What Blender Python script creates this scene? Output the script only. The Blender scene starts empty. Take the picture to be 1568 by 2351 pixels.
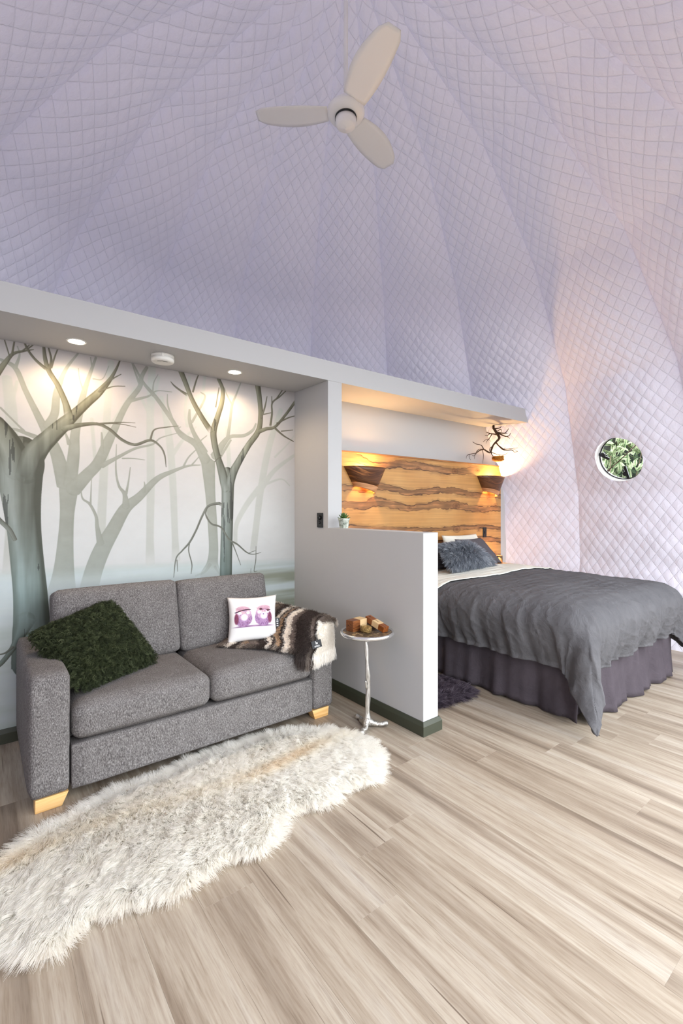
import bpy, bmesh, math, random
import numpy as np
from mathutils import Vector, Matrix

# ------------------------------------------------------------------ camera, light, exposure
SC = bpy.context.scene
cam_d = bpy.data.cameras.new('camera')
cam_d.sensor_fit = 'HORIZONTAL'; cam_d.sensor_width = 36.0
cam_d.lens = 36.0 * 1062.0 / 1568.0
cam_d.shift_y = -7.5 / 1568.0
cam_d.clip_start = 0.02; cam_d.clip_end = 100
cam = bpy.data.objects.new('camera', cam_d); SC.collection.objects.link(cam)
cam.location = (0, 0, 1.3); cam.rotation_euler = (math.radians(90), 0, math.radians(-37.99))
SC.camera = cam

world = bpy.data.worlds.new('daylight'); SC.world = world; world.use_nodes = True
wb = world.node_tree.nodes['Background']
wb.inputs[0].default_value = (0.92, 0.965, 1.0, 1); wb.inputs[1].default_value = 6.0
# daylight enters through the wide glazed front of the dome, behind the camera: portal for the world light
def portal(name, loc, rot, sx, sy):
    d = bpy.data.lights.new(name, 'AREA'); d.shape = 'RECTANGLE'; d.size = sx; d.size_y = sy
    d.cycles.is_portal = True
    o = bpy.data.objects.new(name, d); SC.collection.objects.link(o); o.location = loc; o.rotation_euler = rot
portal('window_daylight', (2.556, -1.56, 1.65), (math.radians(90), 0, math.radians(15)), 5.8, 3.4)
SC.view_settings.view_transform = 'Standard'; SC.view_settings.look = 'None'
SC.view_settings.gamma = 1.0; SC.view_settings.use_curve_mapping = False
SC.view_settings.exposure = 0.24
SC.cycles.max_bounces = 10; SC.cycles.diffuse_bounces = 6; SC.cycles.transparent_max_bounces = 12
SC.cycles.sample_clamp_indirect = 6.0
SC.cycles.caustics_reflective = False; SC.cycles.caustics_refractive = False

rng = np.random.default_rng(7); random.seed(7)
PI = math.pi

# ------------------------------------------------------------------ helpers
def srgb(r, g, b):
    f = lambda c: (c/255/12.92) if c/255 <= 0.04045 else ((c/255+0.055)/1.055)**2.4
    return (f(r), f(g), f(b), 1.0)

class N:
    """tiny node-tree writer"""
    def __init__(s, name, rough=0.6, spec=0.3, metal=0.0):
        s.m = bpy.data.materials.new(name); s.m.use_nodes = True
        s.t = s.m.node_tree; s.n = s.t.nodes; s.b = s.n['Principled BSDF']
        s.b.inputs['Roughness'].default_value = rough; s.b.inputs['Metallic'].default_value = metal
        s.b.inputs['Specular IOR Level'].default_value = spec
    def add(s, typ, **kw):
        n = s.n.new(typ)
        for k, v in kw.items():
            if k.startswith('i_'): n.inputs[k[2:]].default_value = v
            else: setattr(n, k, v)
        return n
    def link(s, a, b): s.t.links.new(a, b)
    def coord(s, which='Object', scale=(1,1,1), rnd=False):
        tc = s.add('ShaderNodeTexCoord'); mp = s.add('ShaderNodeMapping'); mp.inputs['Scale'].default_value = scale
        s.link(tc.outputs[which], mp.inputs['Vector'])
        if rnd:
            oi = s.add('ShaderNodeObjectInfo'); mu = s.add('ShaderNodeMath', operation='MULTIPLY'); mu.inputs[1].default_value = 37.0
            s.link(oi.outputs['Random'], mu.inputs[0])
            cx = s.add('ShaderNodeCombineXYZ')
            for k in range(3): s.link(mu.outputs[0], cx.inputs[k])
            s.link(cx.outputs[0], mp.inputs['Location'])
        return mp.outputs[0]
    def noise(s, vec, scale, detail=3, rough=0.55, dist=0.0):
        n = s.add('ShaderNodeTexNoise'); n.inputs['Scale'].default_value = scale; n.inputs['Detail'].default_value = detail
        n.inputs['Roughness'].default_value = rough; n.inputs['Distortion'].default_value = dist
        s.link(vec, n.inputs['Vector']); return n.outputs['Fac']
    def ramp(s, fac, stops):
        r = s.add('ShaderNodeValToRGB'); e = r.color_ramp.elements
        while len(e) < len(stops): e.new(0.5)
        for k, (p, c) in enumerate(stops): e[k].position = p; e[k].color = c
        s.link(fac, r.inputs[0]); return r.outputs[0]
    def mix(s, fac, a, b, mode='MIX'):
        m = s.add('ShaderNodeMix', data_type='RGBA', blend_type=mode)
        for sock, v in ((m.inputs[0], fac), (m.inputs[6], a), (m.inputs[7], b)):
            if isinstance(v, (int, float)): sock.default_value = v
            elif isinstance(v, tuple): sock.default_value = v
            else: s.link(v, sock)
        return m.outputs[2]
    def color(s, c):
        if isinstance(c, tuple): s.b.inputs['Base Color'].default_value = c
        else: s.link(c, s.b.inputs['Base Color'])
    def bump(s, h, strength=0.3, dist=0.01, prev=None):
        b = s.add('ShaderNodeBump'); b.inputs['Strength'].default_value = strength; b.inputs['Distance'].default_value = dist
        s.link(h, b.inputs['Height'])
        if prev is not None: s.link(prev, b.inputs['Normal'])
        s.link(b.outputs[0], s.b.inputs['Normal']); return b.outputs[0]

def link(o, parent=None):
    SC.collection.objects.link(o)
    if parent is not None: o.parent = parent
    return o

def mesh(name, v, f, m, parent=None, smooth=True, uv=None, bevel=0.0, seg=2, kind=None):
    me = bpy.data.meshes.new(name)
    if isinstance(f, np.ndarray): f = f.tolist()
    me.from_pydata(np.asarray(v, float).tolist(), [], f)
    if uv is not None:
        l = me.uv_layers.new(name='uv'); idx = np.empty(len(me.loops), np.int32); me.loops.foreach_get('vertex_index', idx)
        l.data.foreach_set('uv', np.asarray(uv, np.float32)[idx].ravel())
    me.polygons.foreach_set('use_smooth', [bool(smooth)] * len(me.polygons))
    if m is not None: me.materials.append(m)
    me.update()
    o = bpy.data.objects.new(name, me); link(o, parent)
    if bevel:
        b = o.modifiers.new('bevel', 'BEVEL'); b.width = bevel; b.segments = seg; b.limit_method = 'ANGLE'; b.angle_limit = math.radians(35)
        b.harden_normals = True; me.polygons.foreach_set('use_smooth', [True] * len(me.polygons))
    if kind: o['kind'] = kind
    return o

def empty(name, loc=(0,0,0), rz=0.0):
    o = bpy.data.objects.new(name, None); o.location = loc; o.rotation_euler = (0, 0, rz); o.empty_display_size = 0.1
    return link(o)

def tag(o, label, cat, group=None):
    o['label'] = label; o['category'] = cat
    if group: o['group'] = group
    return o

def boxv(x0, x1, y0, y1, z0, z1):
    v = [(x0,y0,z0),(x1,y0,z0),(x1,y1,z0),(x0,y1,z0),(x0,y0,z1),(x1,y0,z1),(x1,y1,z1),(x0,y1,z1)]
    f = [(0,3,2,1),(4,5,6,7),(0,1,5,4),(1,2,6,5),(2,3,7,6),(3,0,4,7)]
    return v, f
def box(name, x0, x1, y0, y1, z0, z1, m, parent=None, bevel=0.0, seg=2, kind=None):
    v, f = boxv(x0, x1, y0, y1, z0, z1); return mesh(name, v, f, m, parent, smooth=False, bevel=bevel, seg=seg, kind=kind)

def merge(parts):
    V, Fc, n = [], [], 0
    for v, f in parts:
        V += [tuple(p) for p in v]; Fc += [tuple(i+n for i in q) for q in f]; n += len(v)
    return V, Fc

def tube(pts, rad, n=8, cap=True):
    P = np.asarray(pts, float); k = len(P); rad = np.broadcast_to(np.asarray(rad, float), (k,))
    T = np.gradient(P, axis=0); T /= np.linalg.norm(T, axis=1)[:,None] + 1e-12
    up = np.array([0,0,1.0]) if abs(T[0][2]) < 0.9 else np.array([1.0,0,0])
    a = np.cross(T[0], up); a /= np.linalg.norm(a)
    V, Fc = [], []
    for i in range(k):
        a = a - T[i]*(a @ T[i]); a /= np.linalg.norm(a) + 1e-12; b = np.cross(T[i], a)
        for j in range(n):
            t = 2*PI*j/n; V.append(P[i] + rad[i]*(math.cos(t)*a + math.sin(t)*b))
    for i in range(k-1):
        for j in range(n):
            j2 = (j+1) % n; Fc.append((i*n+j, i*n+j2, (i+1)*n+j2, (i+1)*n+j))
    if cap:
        Fc.append(tuple(range(n-1,-1,-1))); Fc.append(tuple(range((k-1)*n, k*n)))
    return V, Fc

def spline(pts, n=6):
    """Catmull-Rom through points of any dimension"""
    P = np.asarray(pts, float)
    if len(P) < 3: 
        t = np.linspace(0,1,n+1)[:,None]; return P[0]*(1-t)+P[-1]*t
    Q = np.vstack([2*P[0]-P[1], P, 2*P[-1]-P[-2]]); out = []
    for i in range(1, len(Q)-2):
        for t in np.linspace(0,1,n,endpoint=False):
            p0,p1,p2,p3 = Q[i-1],Q[i],Q[i+1],Q[i+2]
            out.append(0.5*((2*p1)+(-p0+p2)*t+(2*p0-5*p1+4*p2-p3)*t*t+(-p0+3*p1-3*p2+p3)*t**3))
    out.append(P[-1]); return np.array(out)

def lathe(prof, n=32, closed=False, arc=2*PI):
    V, Fc = [], []; k = len(prof); full = abs(arc-2*PI) < 1e-6; m = n if full else n+1
    for r, z in prof:
        for j in range(m):
            t = arc*j/n; V.append((r*math.cos(t), r*math.sin(t), z))
    for i in range(k-1 if not closed else k):
        i2 = (i+1) % k
        for j in range(n):
            j2 = (j+1) % m; Fc.append((i*m+j, i*m+j2, i2*m+j2, i2*m+j))
    if full and not closed:
        if prof[0][0] > 1e-6: Fc.append(tuple(range(m-1,-1,-1)))
        if prof[-1][0] > 1e-6: Fc.append(tuple(range((k-1)*m, k*m)))
    return V, Fc

def xf(v, M):
    return [tuple(M @ Vector(p)) for p in v]

def gridf(nu, nv):
    i = np.arange(nu-1)[:,None]*nv + np.arange(nv-1)[None,:]
    return np.stack([i, i+1, i+nv+1, i+nv], -1).reshape(-1,4)

def vnoise(h, w, cy, cx, seed=0):
    r = np.random.default_rng(seed); g = r.random((int(cy)+3, int(cx)+3))
    y = np.linspace(0, cy, h); x = np.linspace(0, cx, w)
    yi = y.astype(int); xi = x.astype(int); fy = (y-yi); fx = (x-xi); fy = fy*fy*(3-2*fy); fx = fx*fx*(3-2*fx)
    a = g[yi][:,xi]; b = g[yi][:,xi+1]; c = g[yi+1][:,xi]; d = g[yi+1][:,xi+1]
    return (a*(1-fx)+b*fx)*(1-fy)[:,None] + (c*(1-fx)+d*fx)*fy[:,None]
def fnoise(h, w, cy, cx, seed=0, octv=4):
    s = 0; a = 1; t = 0
    for k in range(octv): s = s + a*vnoise(h, w, cy*2**k, cx*2**k, seed+k); t += a; a *= 0.5
    return s/t
def sinwarp(P, seed, freq, octv=3):
    """smooth pseudo noise of 3-D points, -1..1"""
    r = np.random.default_rng(int(seed)); s = 0; a = 1.0
    for k in range(octv):
        for _ in range(3):
            d = r.normal(size=P.shape[-1]); s = s + a*np.sin(P @ d * freq * 2**k + r.random()*6.28)
        a *= 0.5
    return s/4.5

def picture(name, arr):
    """an image computed here (array HxWx3 in sRGB 0..1, first row on top)"""
    h, w = arr.shape[:2]; im = bpy.data.images.new(name, w, h)
    px = np.ones((h, w, 4), np.float32); px[...,:3] = np.clip(arr[::-1], 0, 1); im.pixels.foreach_set(px.ravel()); im.pack()
    return im
def picture_mat(name, arr, rough=0.7, spec=0.2, ext='EXTEND'):
    k = N(name, rough, spec); tx = k.add('ShaderNodeTexImage'); tx.image = picture(name, arr); tx.extension = ext
    uv = k.add('ShaderNodeUVMap'); uv.uv_map = 'uv'; k.link(uv.outputs[0], tx.inputs[0]); k.color(tx.outputs[0]); return k, tx

def rounded_box(sx, sy, sz, r, n=14, puff=(0,0,0)):
    """cushion: rounded box centred on the origin, faces puffed outward by puff"""
    bm = bmesh.new(); h = np.array([sx,sy,sz])/2
    lin = np.linspace(-1,1,n+1); lin = np.sign(lin)*np.abs(lin)**0.75
    for ax in range(3):
        for sg in (-1,1):
            g = {}
            for i,a in enumerate(lin):
                for j,b in enumerate(lin):
                    p = np.zeros(3); p[ax] = sg; p[(ax+1)%3] = a; p[(ax+2)%3] = b
                    q = p*h; inner = np.clip(q, -(h-r), h-r); d = q-inner; L = np.linalg.norm(d)
                    if L > 1e-9: q = inner + d/L*min(r, L) if L > r else q
                    w = [(1-p[(k+1)%3]**2)*(1-p[(k+2)%3]**2) for k in range(3)]
                    for k in range(3): q[k] += p[k]*puff[k]*max(w[k],0)**0.7*(abs(p[k])>0.99)
                    g[i,j] = bm.verts.new(q)
            for i in range(n):
                for j in range(n):
                    f = [g[i,j],g[i+1,j],g[i+1,j+1],g[i,j+1]]
                    bm.faces.new(f if sg>0 else f[::-1])
    bmesh.ops.remove_doubles(bm, verts=bm.verts, dist=1e-5)
    v = [tuple(q.co) for q in bm.verts]; bm.verts.index_update(); f = [tuple(q.index for q in p.verts) for p in bm.faces]; bm.free()
    return v, f

def pillow(c00, c10, c11, c01, thick, n=28, pinch=0.10, seed=0, wob=0.004):
    """pillow from its four corners (bottom left, bottom right, top right, top left); returns verts, faces, uv and surface normals"""
    c = [np.asarray(q, float) for q in (c00,c10,c11,c01)]
    u = np.linspace(-1,1,n); U, Vv = np.meshgrid(u, u, indexing='ij')
    e = 1-pinch*(1-Vv**2)*1.0; e2 = 1-pinch*(1-U**2)
    Uu = U*e; Vw = Vv*e2
    def bil(a, b):
        a = (a+1)/2; b = (b+1)/2
        return (c[0]*((1-a)*(1-b))[...,None]+c[1]*(a*(1-b))[...,None]+c[2]*(a*b)[...,None]+c[3]*((1-a)*b)[...,None])
    P = bil(Uu, Vw); nr = np.cross(c[1]-c[0]+c[2]-c[3], c[3]-c[0]+c[2]-c[1]); nr /= np.linalg.norm(nr)
    T = thick*np.clip((1-U**2)*(1-Vv**2), 0, 1)**0.42
    F0 = P + nr*(T/2)[...,None]; B0 = P - nr*(T/2)[...,None]
    w = sinwarp(np.stack([U*2,Vv*2],-1), seed, 2.2)*wob*(T/ thick)
    F0 = F0 + nr*w[...,None]
    V = np.vstack([F0.reshape(-1,3), B0.reshape(-1,3)]); g = gridf(n, n)
    Fc = np.vstack([g[:, ::-1] if False else g, (g+n*n)[:, ::-1]])
    uv = np.stack([(U+1)/2,(Vv+1)/2],-1).reshape(-1,2); uv = np.vstack([uv,uv])
    # weld the rim
    rim = np.zeros((n,n),bool); rim[0]=rim[-1]=True; rim[:,0]=rim[:,-1]=True
    idx = np.arange(2*n*n); idx[n*n:][rim.ravel()] = np.arange(n*n)[rim.ravel()]
    Fc = idx[Fc]
    # front normal is +nr
    a,b,cc = V[Fc[n*n//2]][0],V[Fc[n*n//2]][1],V[Fc[n*n//2]][2]
    if np.dot(np.cross(b-a,cc-a), nr) < 0: Fc = Fc[:, ::-1]
    used = np.unique(Fc); mp = -np.ones(2*n*n,int); mp[used] = np.arange(len(used))
    return V[used], mp[Fc], uv[used], nr

def sample_mesh(v, f, k, seed=0):
    r = np.random.default_rng(seed); v = np.asarray(v); f = np.asarray(f)
    tri = np.vstack([f[:,[0,1,2]], f[:,[0,2,3]]]); a,b,c = v[tri[:,0]],v[tri[:,1]],v[tri[:,2]]
    nr = np.cross(b-a,c-a); A = np.linalg.norm(nr,axis=1); nr = nr/(A[:,None]+1e-12)
    t = r.choice(len(tri), k, p=A/A.sum()); x,y = r.random(k),r.random(k); s = x+y>1; x[s]=1-x[s]; y[s]=1-y[s]
    return a[t]+(b[t]-a[t])*x[:,None]+(c[t]-a[t])*y[:,None], nr[t]

def fur(name, roots, dirs, bend, length, rad, m, parent, pts=5, tone=None, clump=0.0, cell=0.02, curl=0.0, turns=2.0, seed=0):
    """strands as real hair curves: roots, start directions, bend vectors, lengths"""
    r = np.random.default_rng(seed); k = len(roots); s = np.linspace(0,1,pts)
    L = np.broadcast_to(np.asarray(length,float),(k,))
    P = roots[:,None,:] + L[:,None,None]*(dirs[:,None,:]*s[None,:,None] + bend[:,None,:]*(s**2)[None,:,None])
    key = np.floor(roots/cell + r.normal(0,0.22,roots.shape)).astype(np.int64)
    _, inv = np.unique(key[:,0]*73856093 ^ key[:,1]*19349663 ^ key[:,2]*83492791, return_inverse=True)
    inv = inv.ravel(); cnt = np.bincount(inv); nc = len(cnt)
    if clump or curl:
        mean = np.stack([[np.bincount(inv, P[:,j,d])/cnt for d in range(3)] for j in range(pts)],0).transpose(2,0,1)[inv]
        jit = r.normal(0,1,(nc,3))[inv]*cell*0.25
        P = P + clump*((s**1.3)[None,:,None])*(mean-P) + (s**2)[None,:,None]*jit[:,None,:]
        if curl:
            a1 = r.normal(size=(nc,3)); ph = r.random(nc)*6.28; d0 = dirs
            A = a1[inv]; A = A - d0*(A*d0).sum(1)[:,None]; A /= np.linalg.norm(A,axis=1)[:,None]+1e-9; B = np.cross(d0,A)
            w = 2*PI*turns*s[None,:] + ph[inv][:,None] + r.normal(0,.35,k)[:,None]
            P = P + curl*s[None,:,None]**.6*(np.cos(w)[...,None]*A[:,None,:]+np.sin(w)[...,None]*B[:,None,:])
    h = bpy.data.hair_curves.new(name); h.add_curves([pts]*k)
    h.points.foreach_set('position', P.astype(np.float32).ravel())
    R = rad*(1-0.75*s**2); at = h.attributes.get('radius') or h.attributes.new('radius','FLOAT','POINT')
    at.data.foreach_set('value', np.broadcast_to(R.astype(np.float32),(k,pts)).ravel())
    at = h.attributes.new('tone','FLOAT','CURVE'); tn = r.random(k)*0.5+r.random(nc)[inv]*0.5 if tone is None else tone
    at.data.foreach_set('value', np.asarray(tn,np.float32))
    h.materials.append(m); o = bpy.data.objects.new(name, h); link(o, parent); o['kind'] = 'stuff'
    return o

def fur_mat(name, stops, rough=0.75, spec=0.15, trans=0.35):
    k = N(name, rough, spec); a = k.add('ShaderNodeAttribute'); a.attribute_name = 'tone'
    c = k.ramp(a.outputs['Fac'], stops); k.color(c)
    tr = k.add('ShaderNodeBsdfTranslucent'); k.link(c, tr.inputs[0]); mx = k.add('ShaderNodeMixShader'); mx.inputs[0].default_value = trans
    k.link(k.b.outputs[0], mx.inputs[1]); k.link(tr.outputs[0], mx.inputs[2]); k.link(mx.outputs[0], k.n['Material Output'].inputs[0]); return k.m

def in_poly(P, poly):
    x,y = P[:,0],P[:,1]; ins = np.zeros(len(P),bool); q = np.asarray(poly); n = len(q)
    for i in range(n):
        x0,y0 = q[i]; x1,y1 = q[(i+1)%n]
        c = ((y0>y)!=(y1>y)) & (x < (x1-x0)*(y-y0)/(y1-y0+1e-12)+x0); ins ^= c
    return ins
def edge_info(P, poly):
    q = np.asarray(poly); best = np.full(len(P),1e9); dr = np.zeros((len(P),2))
    for i in range(len(q)):
        a = q[i]; b = q[(i+1)%len(q)]; d = b-a; t = np.clip(((P-a)@d)/(d@d),0,1); c = a+t[:,None]*d; v = c-P; L = np.linalg.norm(v,axis=1)
        m = L<best; best[m]=L[m]; dr[m]=v[m]/(L[m][:,None]+1e-9)
    return best, dr

# painted forest strokes: layer, then x, z, width in metres
MURAL = [
(0,[-1.25,0.9,0.12,-1.22,1.5,0.1,-1.3,2.3,0.08]),
(0,[-0.62,0.9,0.13,-0.6,1.6,0.1,-0.55,2.3,0.08]),
(0,[0.897,2.273,0.046,0.883,1.926,0.048,0.886,1.495,0.051,0.881,1.122,0.048,0.883,0.935,0.061]),
(0,[0.953,2.051,0.027,1.003,1.794,0.046,1.028,1.501,0.047,1.044,1.116,0.044,1.051,0.945,0.061]),
(0,[1.025,1.663,0.03,1.099,1.773,0.02,1.19,1.873,0.011]),
(0,[0.647,2.224,0.038,0.623,1.866,0.043,0.604,1.484,0.048,0.588,1.133,0.053]),
(0,[1.875,2.086,0.038,1.768,1.784,0.053,1.701,1.477,0.056,1.664,1.227,0.053,1.631,0.979,0.055]),
(0,[1.692,1.444,0.047,1.816,1.6,0.035,2,1.733,0.023]),
(0,[1.683,1.46,0.047,1.574,1.326,0.043,1.494,1.181,0.036,1.486,1.036,0.03]),
(0,[1.73,1.487,0.022,1.875,1.534,0.013,1.955,1.485,0.008]),
(0,[1.816,1.703,0.016,1.935,1.815,0.01,1.996,1.891,0.007]),
(0,[0.538,1.855,0.02,0.55,1.696,0.02,0.562,1.536,0.017]),
(0,[0.829,2.018,0.018,0.883,1.897,0.021,0.897,1.784,0.021]),
(0,[0.939,2.18,0.019,0.897,1.971,0.016]),
(0,[0.116,2.035,0.045,0.135,1.856,0.057,0.145,1.686,0.052]),
(0,[0.165,2.019,0.016,0.13,1.855,0.023]),
(0,[0.126,1.587,0.029,0.13,1.222,0.038,0.121,0.943,0.052]),
(0,[1.417,1.898,0.027,1.434,1.676,0.033,1.451,1.358,0.03]),
(0,[0.789,2.083,0.013,0.711,1.946,0.013,0.635,1.813,0.01]),
(0,[1.144,2.216,0.02,1.114,1.985,0.02,1.129,1.866,0.02]),
(0,[1.253,2.235,0.02,1.237,2.047,0.023,1.269,1.882,0.029]),
(1,[-0.95,0.8,0.25,-0.93,1.1,0.16,-0.9,1.5,0.15,-0.78,1.9,0.09,-0.7,2.3,0.05]),
(1,[-0.9,1.45,0.1,-1.05,1.8,0.08,-1.1,2.3,0.04]),
(1,[-0.5,0.8,0.14,-0.42,1.2,0.1,-0.25,1.6,0.07,-0.15,1.95,0.04]),
(1,[0.38,0.792,0.153,0.39,0.92,0.111,0.399,1.088,0.084,0.408,1.269,0.075,0.417,1.425,0.102]),
(1,[0.399,1.437,0.089,0.357,1.616,0.067,0.313,1.727,0.054,0.279,1.799,0.04,0.206,1.964,0.028,0.155,2.091,0.025,0.086,2.126,0.016]),
(1,[0.422,1.438,0.073,0.442,1.622,0.063,0.45,1.753,0.049,0.481,1.928,0.039,0.508,2.051,0.027,0.562,2.234,0.012]),
(1,[0.155,2.091,0.02,0.175,2.168,0.009,0.165,2.216,0.005]),
(1,[0.306,1.777,0.047,0.344,1.858,0.043,0.357,1.988,0.036,0.399,2.124,0.019,0.467,2.241,0.009]),
(1,[0.435,1.412,0.09,0.514,1.507,0.069,0.574,1.584,0.063,0.635,1.731,0.056,0.673,1.817,0.041,0.736,1.963,0.034,0.815,2.087,0.029,0.829,2.16,0.026,0.863,2.231,0.019]),
(1,[0.815,2.115,0.018,0.789,2.181,0.01,0.769,2.237,0.005]),
(1,[0.763,1.995,0.023,0.87,2.039,0.012,0.925,2.083,0.008,1.025,2.091,0.004]),
(1,[0.592,1.565,0.033,0.685,1.625,0.021,0.789,1.689,0.016,0.897,1.726,0.012,0.953,1.775,0.008,1.084,1.824,0.004]),
(1,[0.711,1.62,0.01,0.776,1.624,0.008,0.849,1.619,0.004]),
(1,[0.598,1.646,0.02,0.596,1.727,0.015,0.593,1.774,0.008]),
(1,[0.284,1.699,0.031,0.206,1.729,0.021,0.145,1.747,0.014,0.086,1.735,0.009]),
(1,[0.196,1.74,0.014,0.155,1.785,0.009,0.086,1.861,0.011]),
(1,[0.508,2.064,0.015,0.538,2.149,0.01,0.532,2.228,0.005]),
(1,[0.496,2.009,0.012,0.473,2.085,0.006,0.467,2.149,0.004]),
(1,[0.544,2.097,0.009,0.598,2.106,0.005,0.635,2.194,0.004]),
(1,[0.419,1.685,0.024,0.399,1.748,0.01,0.366,1.803,0.005]),
(1,[0.514,0.77,0.104,0.552,0.926,0.1,0.598,1.051,0.096,0.66,1.171,0.084,0.73,1.301,0.07,0.815,1.379,0.053,0.925,1.497,0.038,1.025,1.552,0.025,1.129,1.595,0.015,1.222,1.608,0.006]),
(1,[0.588,1.079,0.043,0.569,1.187,0.023,0.562,1.254,0.017,0.528,1.328,0.015,0.49,1.361,0.01,0.479,1.42,0.005]),
(1,[0.532,1.328,0.011,0.535,1.415,0.006,0.538,1.495,0.004]),
(1,[0.734,1.308,0.047,0.726,1.392,0.026,0.692,1.446,0.015,0.675,1.542,0.01,0.678,1.707,0.004]),
(1,[0.734,1.392,0.017,0.749,1.476,0.01,0.76,1.567,0.005]),
(1,[0.842,1.408,0.024,0.848,1.451,0.011,0.845,1.477,0.005]),
(1,[1.099,1.586,0.014,1.137,1.656,0.01,1.198,1.721,0.006]),
(1,[1.16,1.605,0.011,1.214,1.669,0.006]),
(1,[1.297,0.819,0.159,1.308,0.904,0.087,1.318,1.013,0.07,1.309,1.2,0.07,1.293,1.418,0.075,1.277,1.635,0.104]),
(1,[1.261,1.641,0.08,1.19,1.751,0.051,1.084,1.809,0.036,1.025,1.899,0.03,0.925,2.032,0.027,0.842,2.12,0.019,0.776,2.235,0.009]),
(1,[1.253,1.695,0.052,1.175,1.826,0.031,1.144,1.913,0.025,1.144,1.989,0.014]),
(1,[1.16,1.9,0.017,1.253,2.081,0.014,1.222,2.122,0.007]),
(1,[1.025,1.914,0.014,0.996,1.999,0.011,0.993,2.072,0.005]),
(1,[1.321,1.669,0.064,1.4,1.785,0.041,1.451,1.83,0.027,1.556,1.848,0.024,1.628,1.896,0.021,1.655,1.949,0.012]),
(1,[1.426,1.819,0.027,1.443,1.933,0.021,1.46,2.063,0.019,1.494,2.148,0.013,1.534,2.252,0.008]),
(1,[1.46,2.063,0.015,1.417,2.136,0.01,1.4,2.181,0.006]),
(1,[0.897,2.043,0.011,0.904,2.13,0.007,0.932,2.193,0.004]),
(1,[1.367,1.672,0.021,1.451,1.806,0.015]),
(1,[1.129,1.799,0.011,1.069,1.845,0.007,1.084,1.862,0.004]),
(1,[1.19,1.751,0.011,1.269,1.82,0.006]),
(1,[1.183,0.83,0.011,1.253,0.854,0.017,1.293,0.905,0.026]),
(1,[1.359,0.83,0.009,1.326,0.887,0.02]),
(3,[-1.38,0.6,0.26,-1.37,1,0.19,-1.36,1.5,0.18,-1.34,1.75,0.06]),
(3,[0.258,0.417,0.245,0.237,0.596,0.192,0.233,0.659,0.176,0.227,0.809,0.164,0.214,0.972,0.159,0.198,1.171,0.161,0.186,1.344,0.183,0.178,1.492,0.217,0.18,1.566,0.229,0.184,1.625,0.172,0.188,1.65,0.069]),
(3,[1.41,0.738,0.095,1.414,0.96,0.092,1.421,1.198,0.092,1.426,1.421,0.095,1.424,1.517,0.104,1.424,1.572,0.074]),
(2,[-1.37,1.5,0.12,-1.24,1.8,0.09,-1.12,2.05,0.05,-1.05,2.26,0.03]),
(2,[-1.36,1.5,0.12,-1.45,1.9,0.08,-1.5,2.26,0.05]),
(2,[-1.2,1.85,0.04,-1,1.9,0.025,-0.85,1.84,0.006]),
(2,[0.048,1.999,0.04,0.106,2.106,0.025,0.145,2.168,0.016,0.196,2.195,0.011,0.242,2.213,0.003]),
(2,[0.14,2.161,0.011,0.151,2.239,0.007]),
(2,[0.186,2.19,0.009,0.221,2.234,0.005]),
(2,[0.106,2.239,0.006,0.13,2.147,0.006]),
(2,[0.206,0.676,0.104,0.17,0.57,0.05,0.135,0.503,0.029,0.086,0.44,0.025,0.038,0.414,0.02]),
(2,[0.145,0.526,0.016,0.106,0.497,0.009,0.048,0.496,0.006]),
(2,[0.17,1.516,0.137,0.147,1.613,0.127,0.111,1.695,0.113,0.058,1.774,0.096]),
(2,[0.048,1.307,0.022,0.077,1.247,0.022,0.126,1.186,0.023,0.155,1.124,0.02]),
(2,[0.204,1.481,0.104,0.237,1.595,0.116,0.274,1.66,0.103,0.317,1.714,0.092,0.382,1.792,0.079,0.45,1.871,0.058,0.514,1.946,0.049,0.574,2.014,0.043,0.635,2.099,0.025,0.673,2.174,0.015,0.698,2.239,0.008]),
(2,[0.419,1.841,0.051,0.399,1.929,0.034,0.36,2.027,0.029,0.317,2.102,0.026,0.298,2.168,0.021,0.29,2.242,0.014]),
(2,[0.309,2.107,0.019,0.253,2.153,0.014,0.216,2.202,0.012,0.196,2.247,0.009]),
(2,[0.317,2.108,0.017,0.327,2.174,0.012,0.313,2.241,0.007]),
(2,[0.327,2.123,0.011,0.344,2.19,0.008,0.361,2.245,0.006]),
(2,[0.576,2.022,0.013,0.647,2.108,0.009,0.706,2.155,0.004]),
(2,[0.586,2.03,0.01,0.66,2.069,0.006,0.73,2.082,0.004]),
(2,[0.216,2.214,0.008,0.242,2.242,0.005]),
(2,[0.388,1.773,0.041,0.456,1.8,0.027,0.562,1.823,0.019,0.635,1.799,0.018,0.711,1.738,0.018,0.789,1.714,0.018,0.883,1.751,0.016,0.946,1.716,0.012,0.975,1.66,0.01,0.985,1.58,0.004]),
(2,[0.883,1.754,0.013,0.908,1.822,0.009,0.982,1.847,0.007,1.069,1.866,0.003]),
(2,[0.55,1.819,0.012,0.635,1.836,0.011,0.711,1.849,0.006,0.789,1.855,0.003]),
(2,[0.635,1.836,0.008,0.711,1.837,0.005,0.795,1.827,0.003]),
(2,[1.407,1.436,0.059,1.387,1.547,0.065,1.35,1.671,0.047,1.326,1.763,0.047,1.318,1.856,0.046,1.35,1.969,0.038,1.38,2.068,0.035,1.387,2.163,0.029,1.354,2.24,0.026]),
(2,[1.298,1.854,0.043,1.245,1.925,0.037,1.19,2.01,0.034,1.152,2.081,0.031,1.114,2.173,0.034,1.081,2.249,0.036]),
(2,[1.132,2.085,0.022,1.084,2.108,0.014,1.04,2.135,0.011,1.015,2.16,0.004]),
(2,[1.167,2.113,0.013,1.19,2.193,0.01,1.209,2.245,0.006]),
(2,[1.437,1.437,0.059,1.461,1.55,0.066,1.512,1.649,0.054,1.591,1.777,0.046,1.674,1.893,0.043,1.694,2.012,0.04,1.687,2.127,0.04,1.668,2.249,0.046]),
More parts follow.
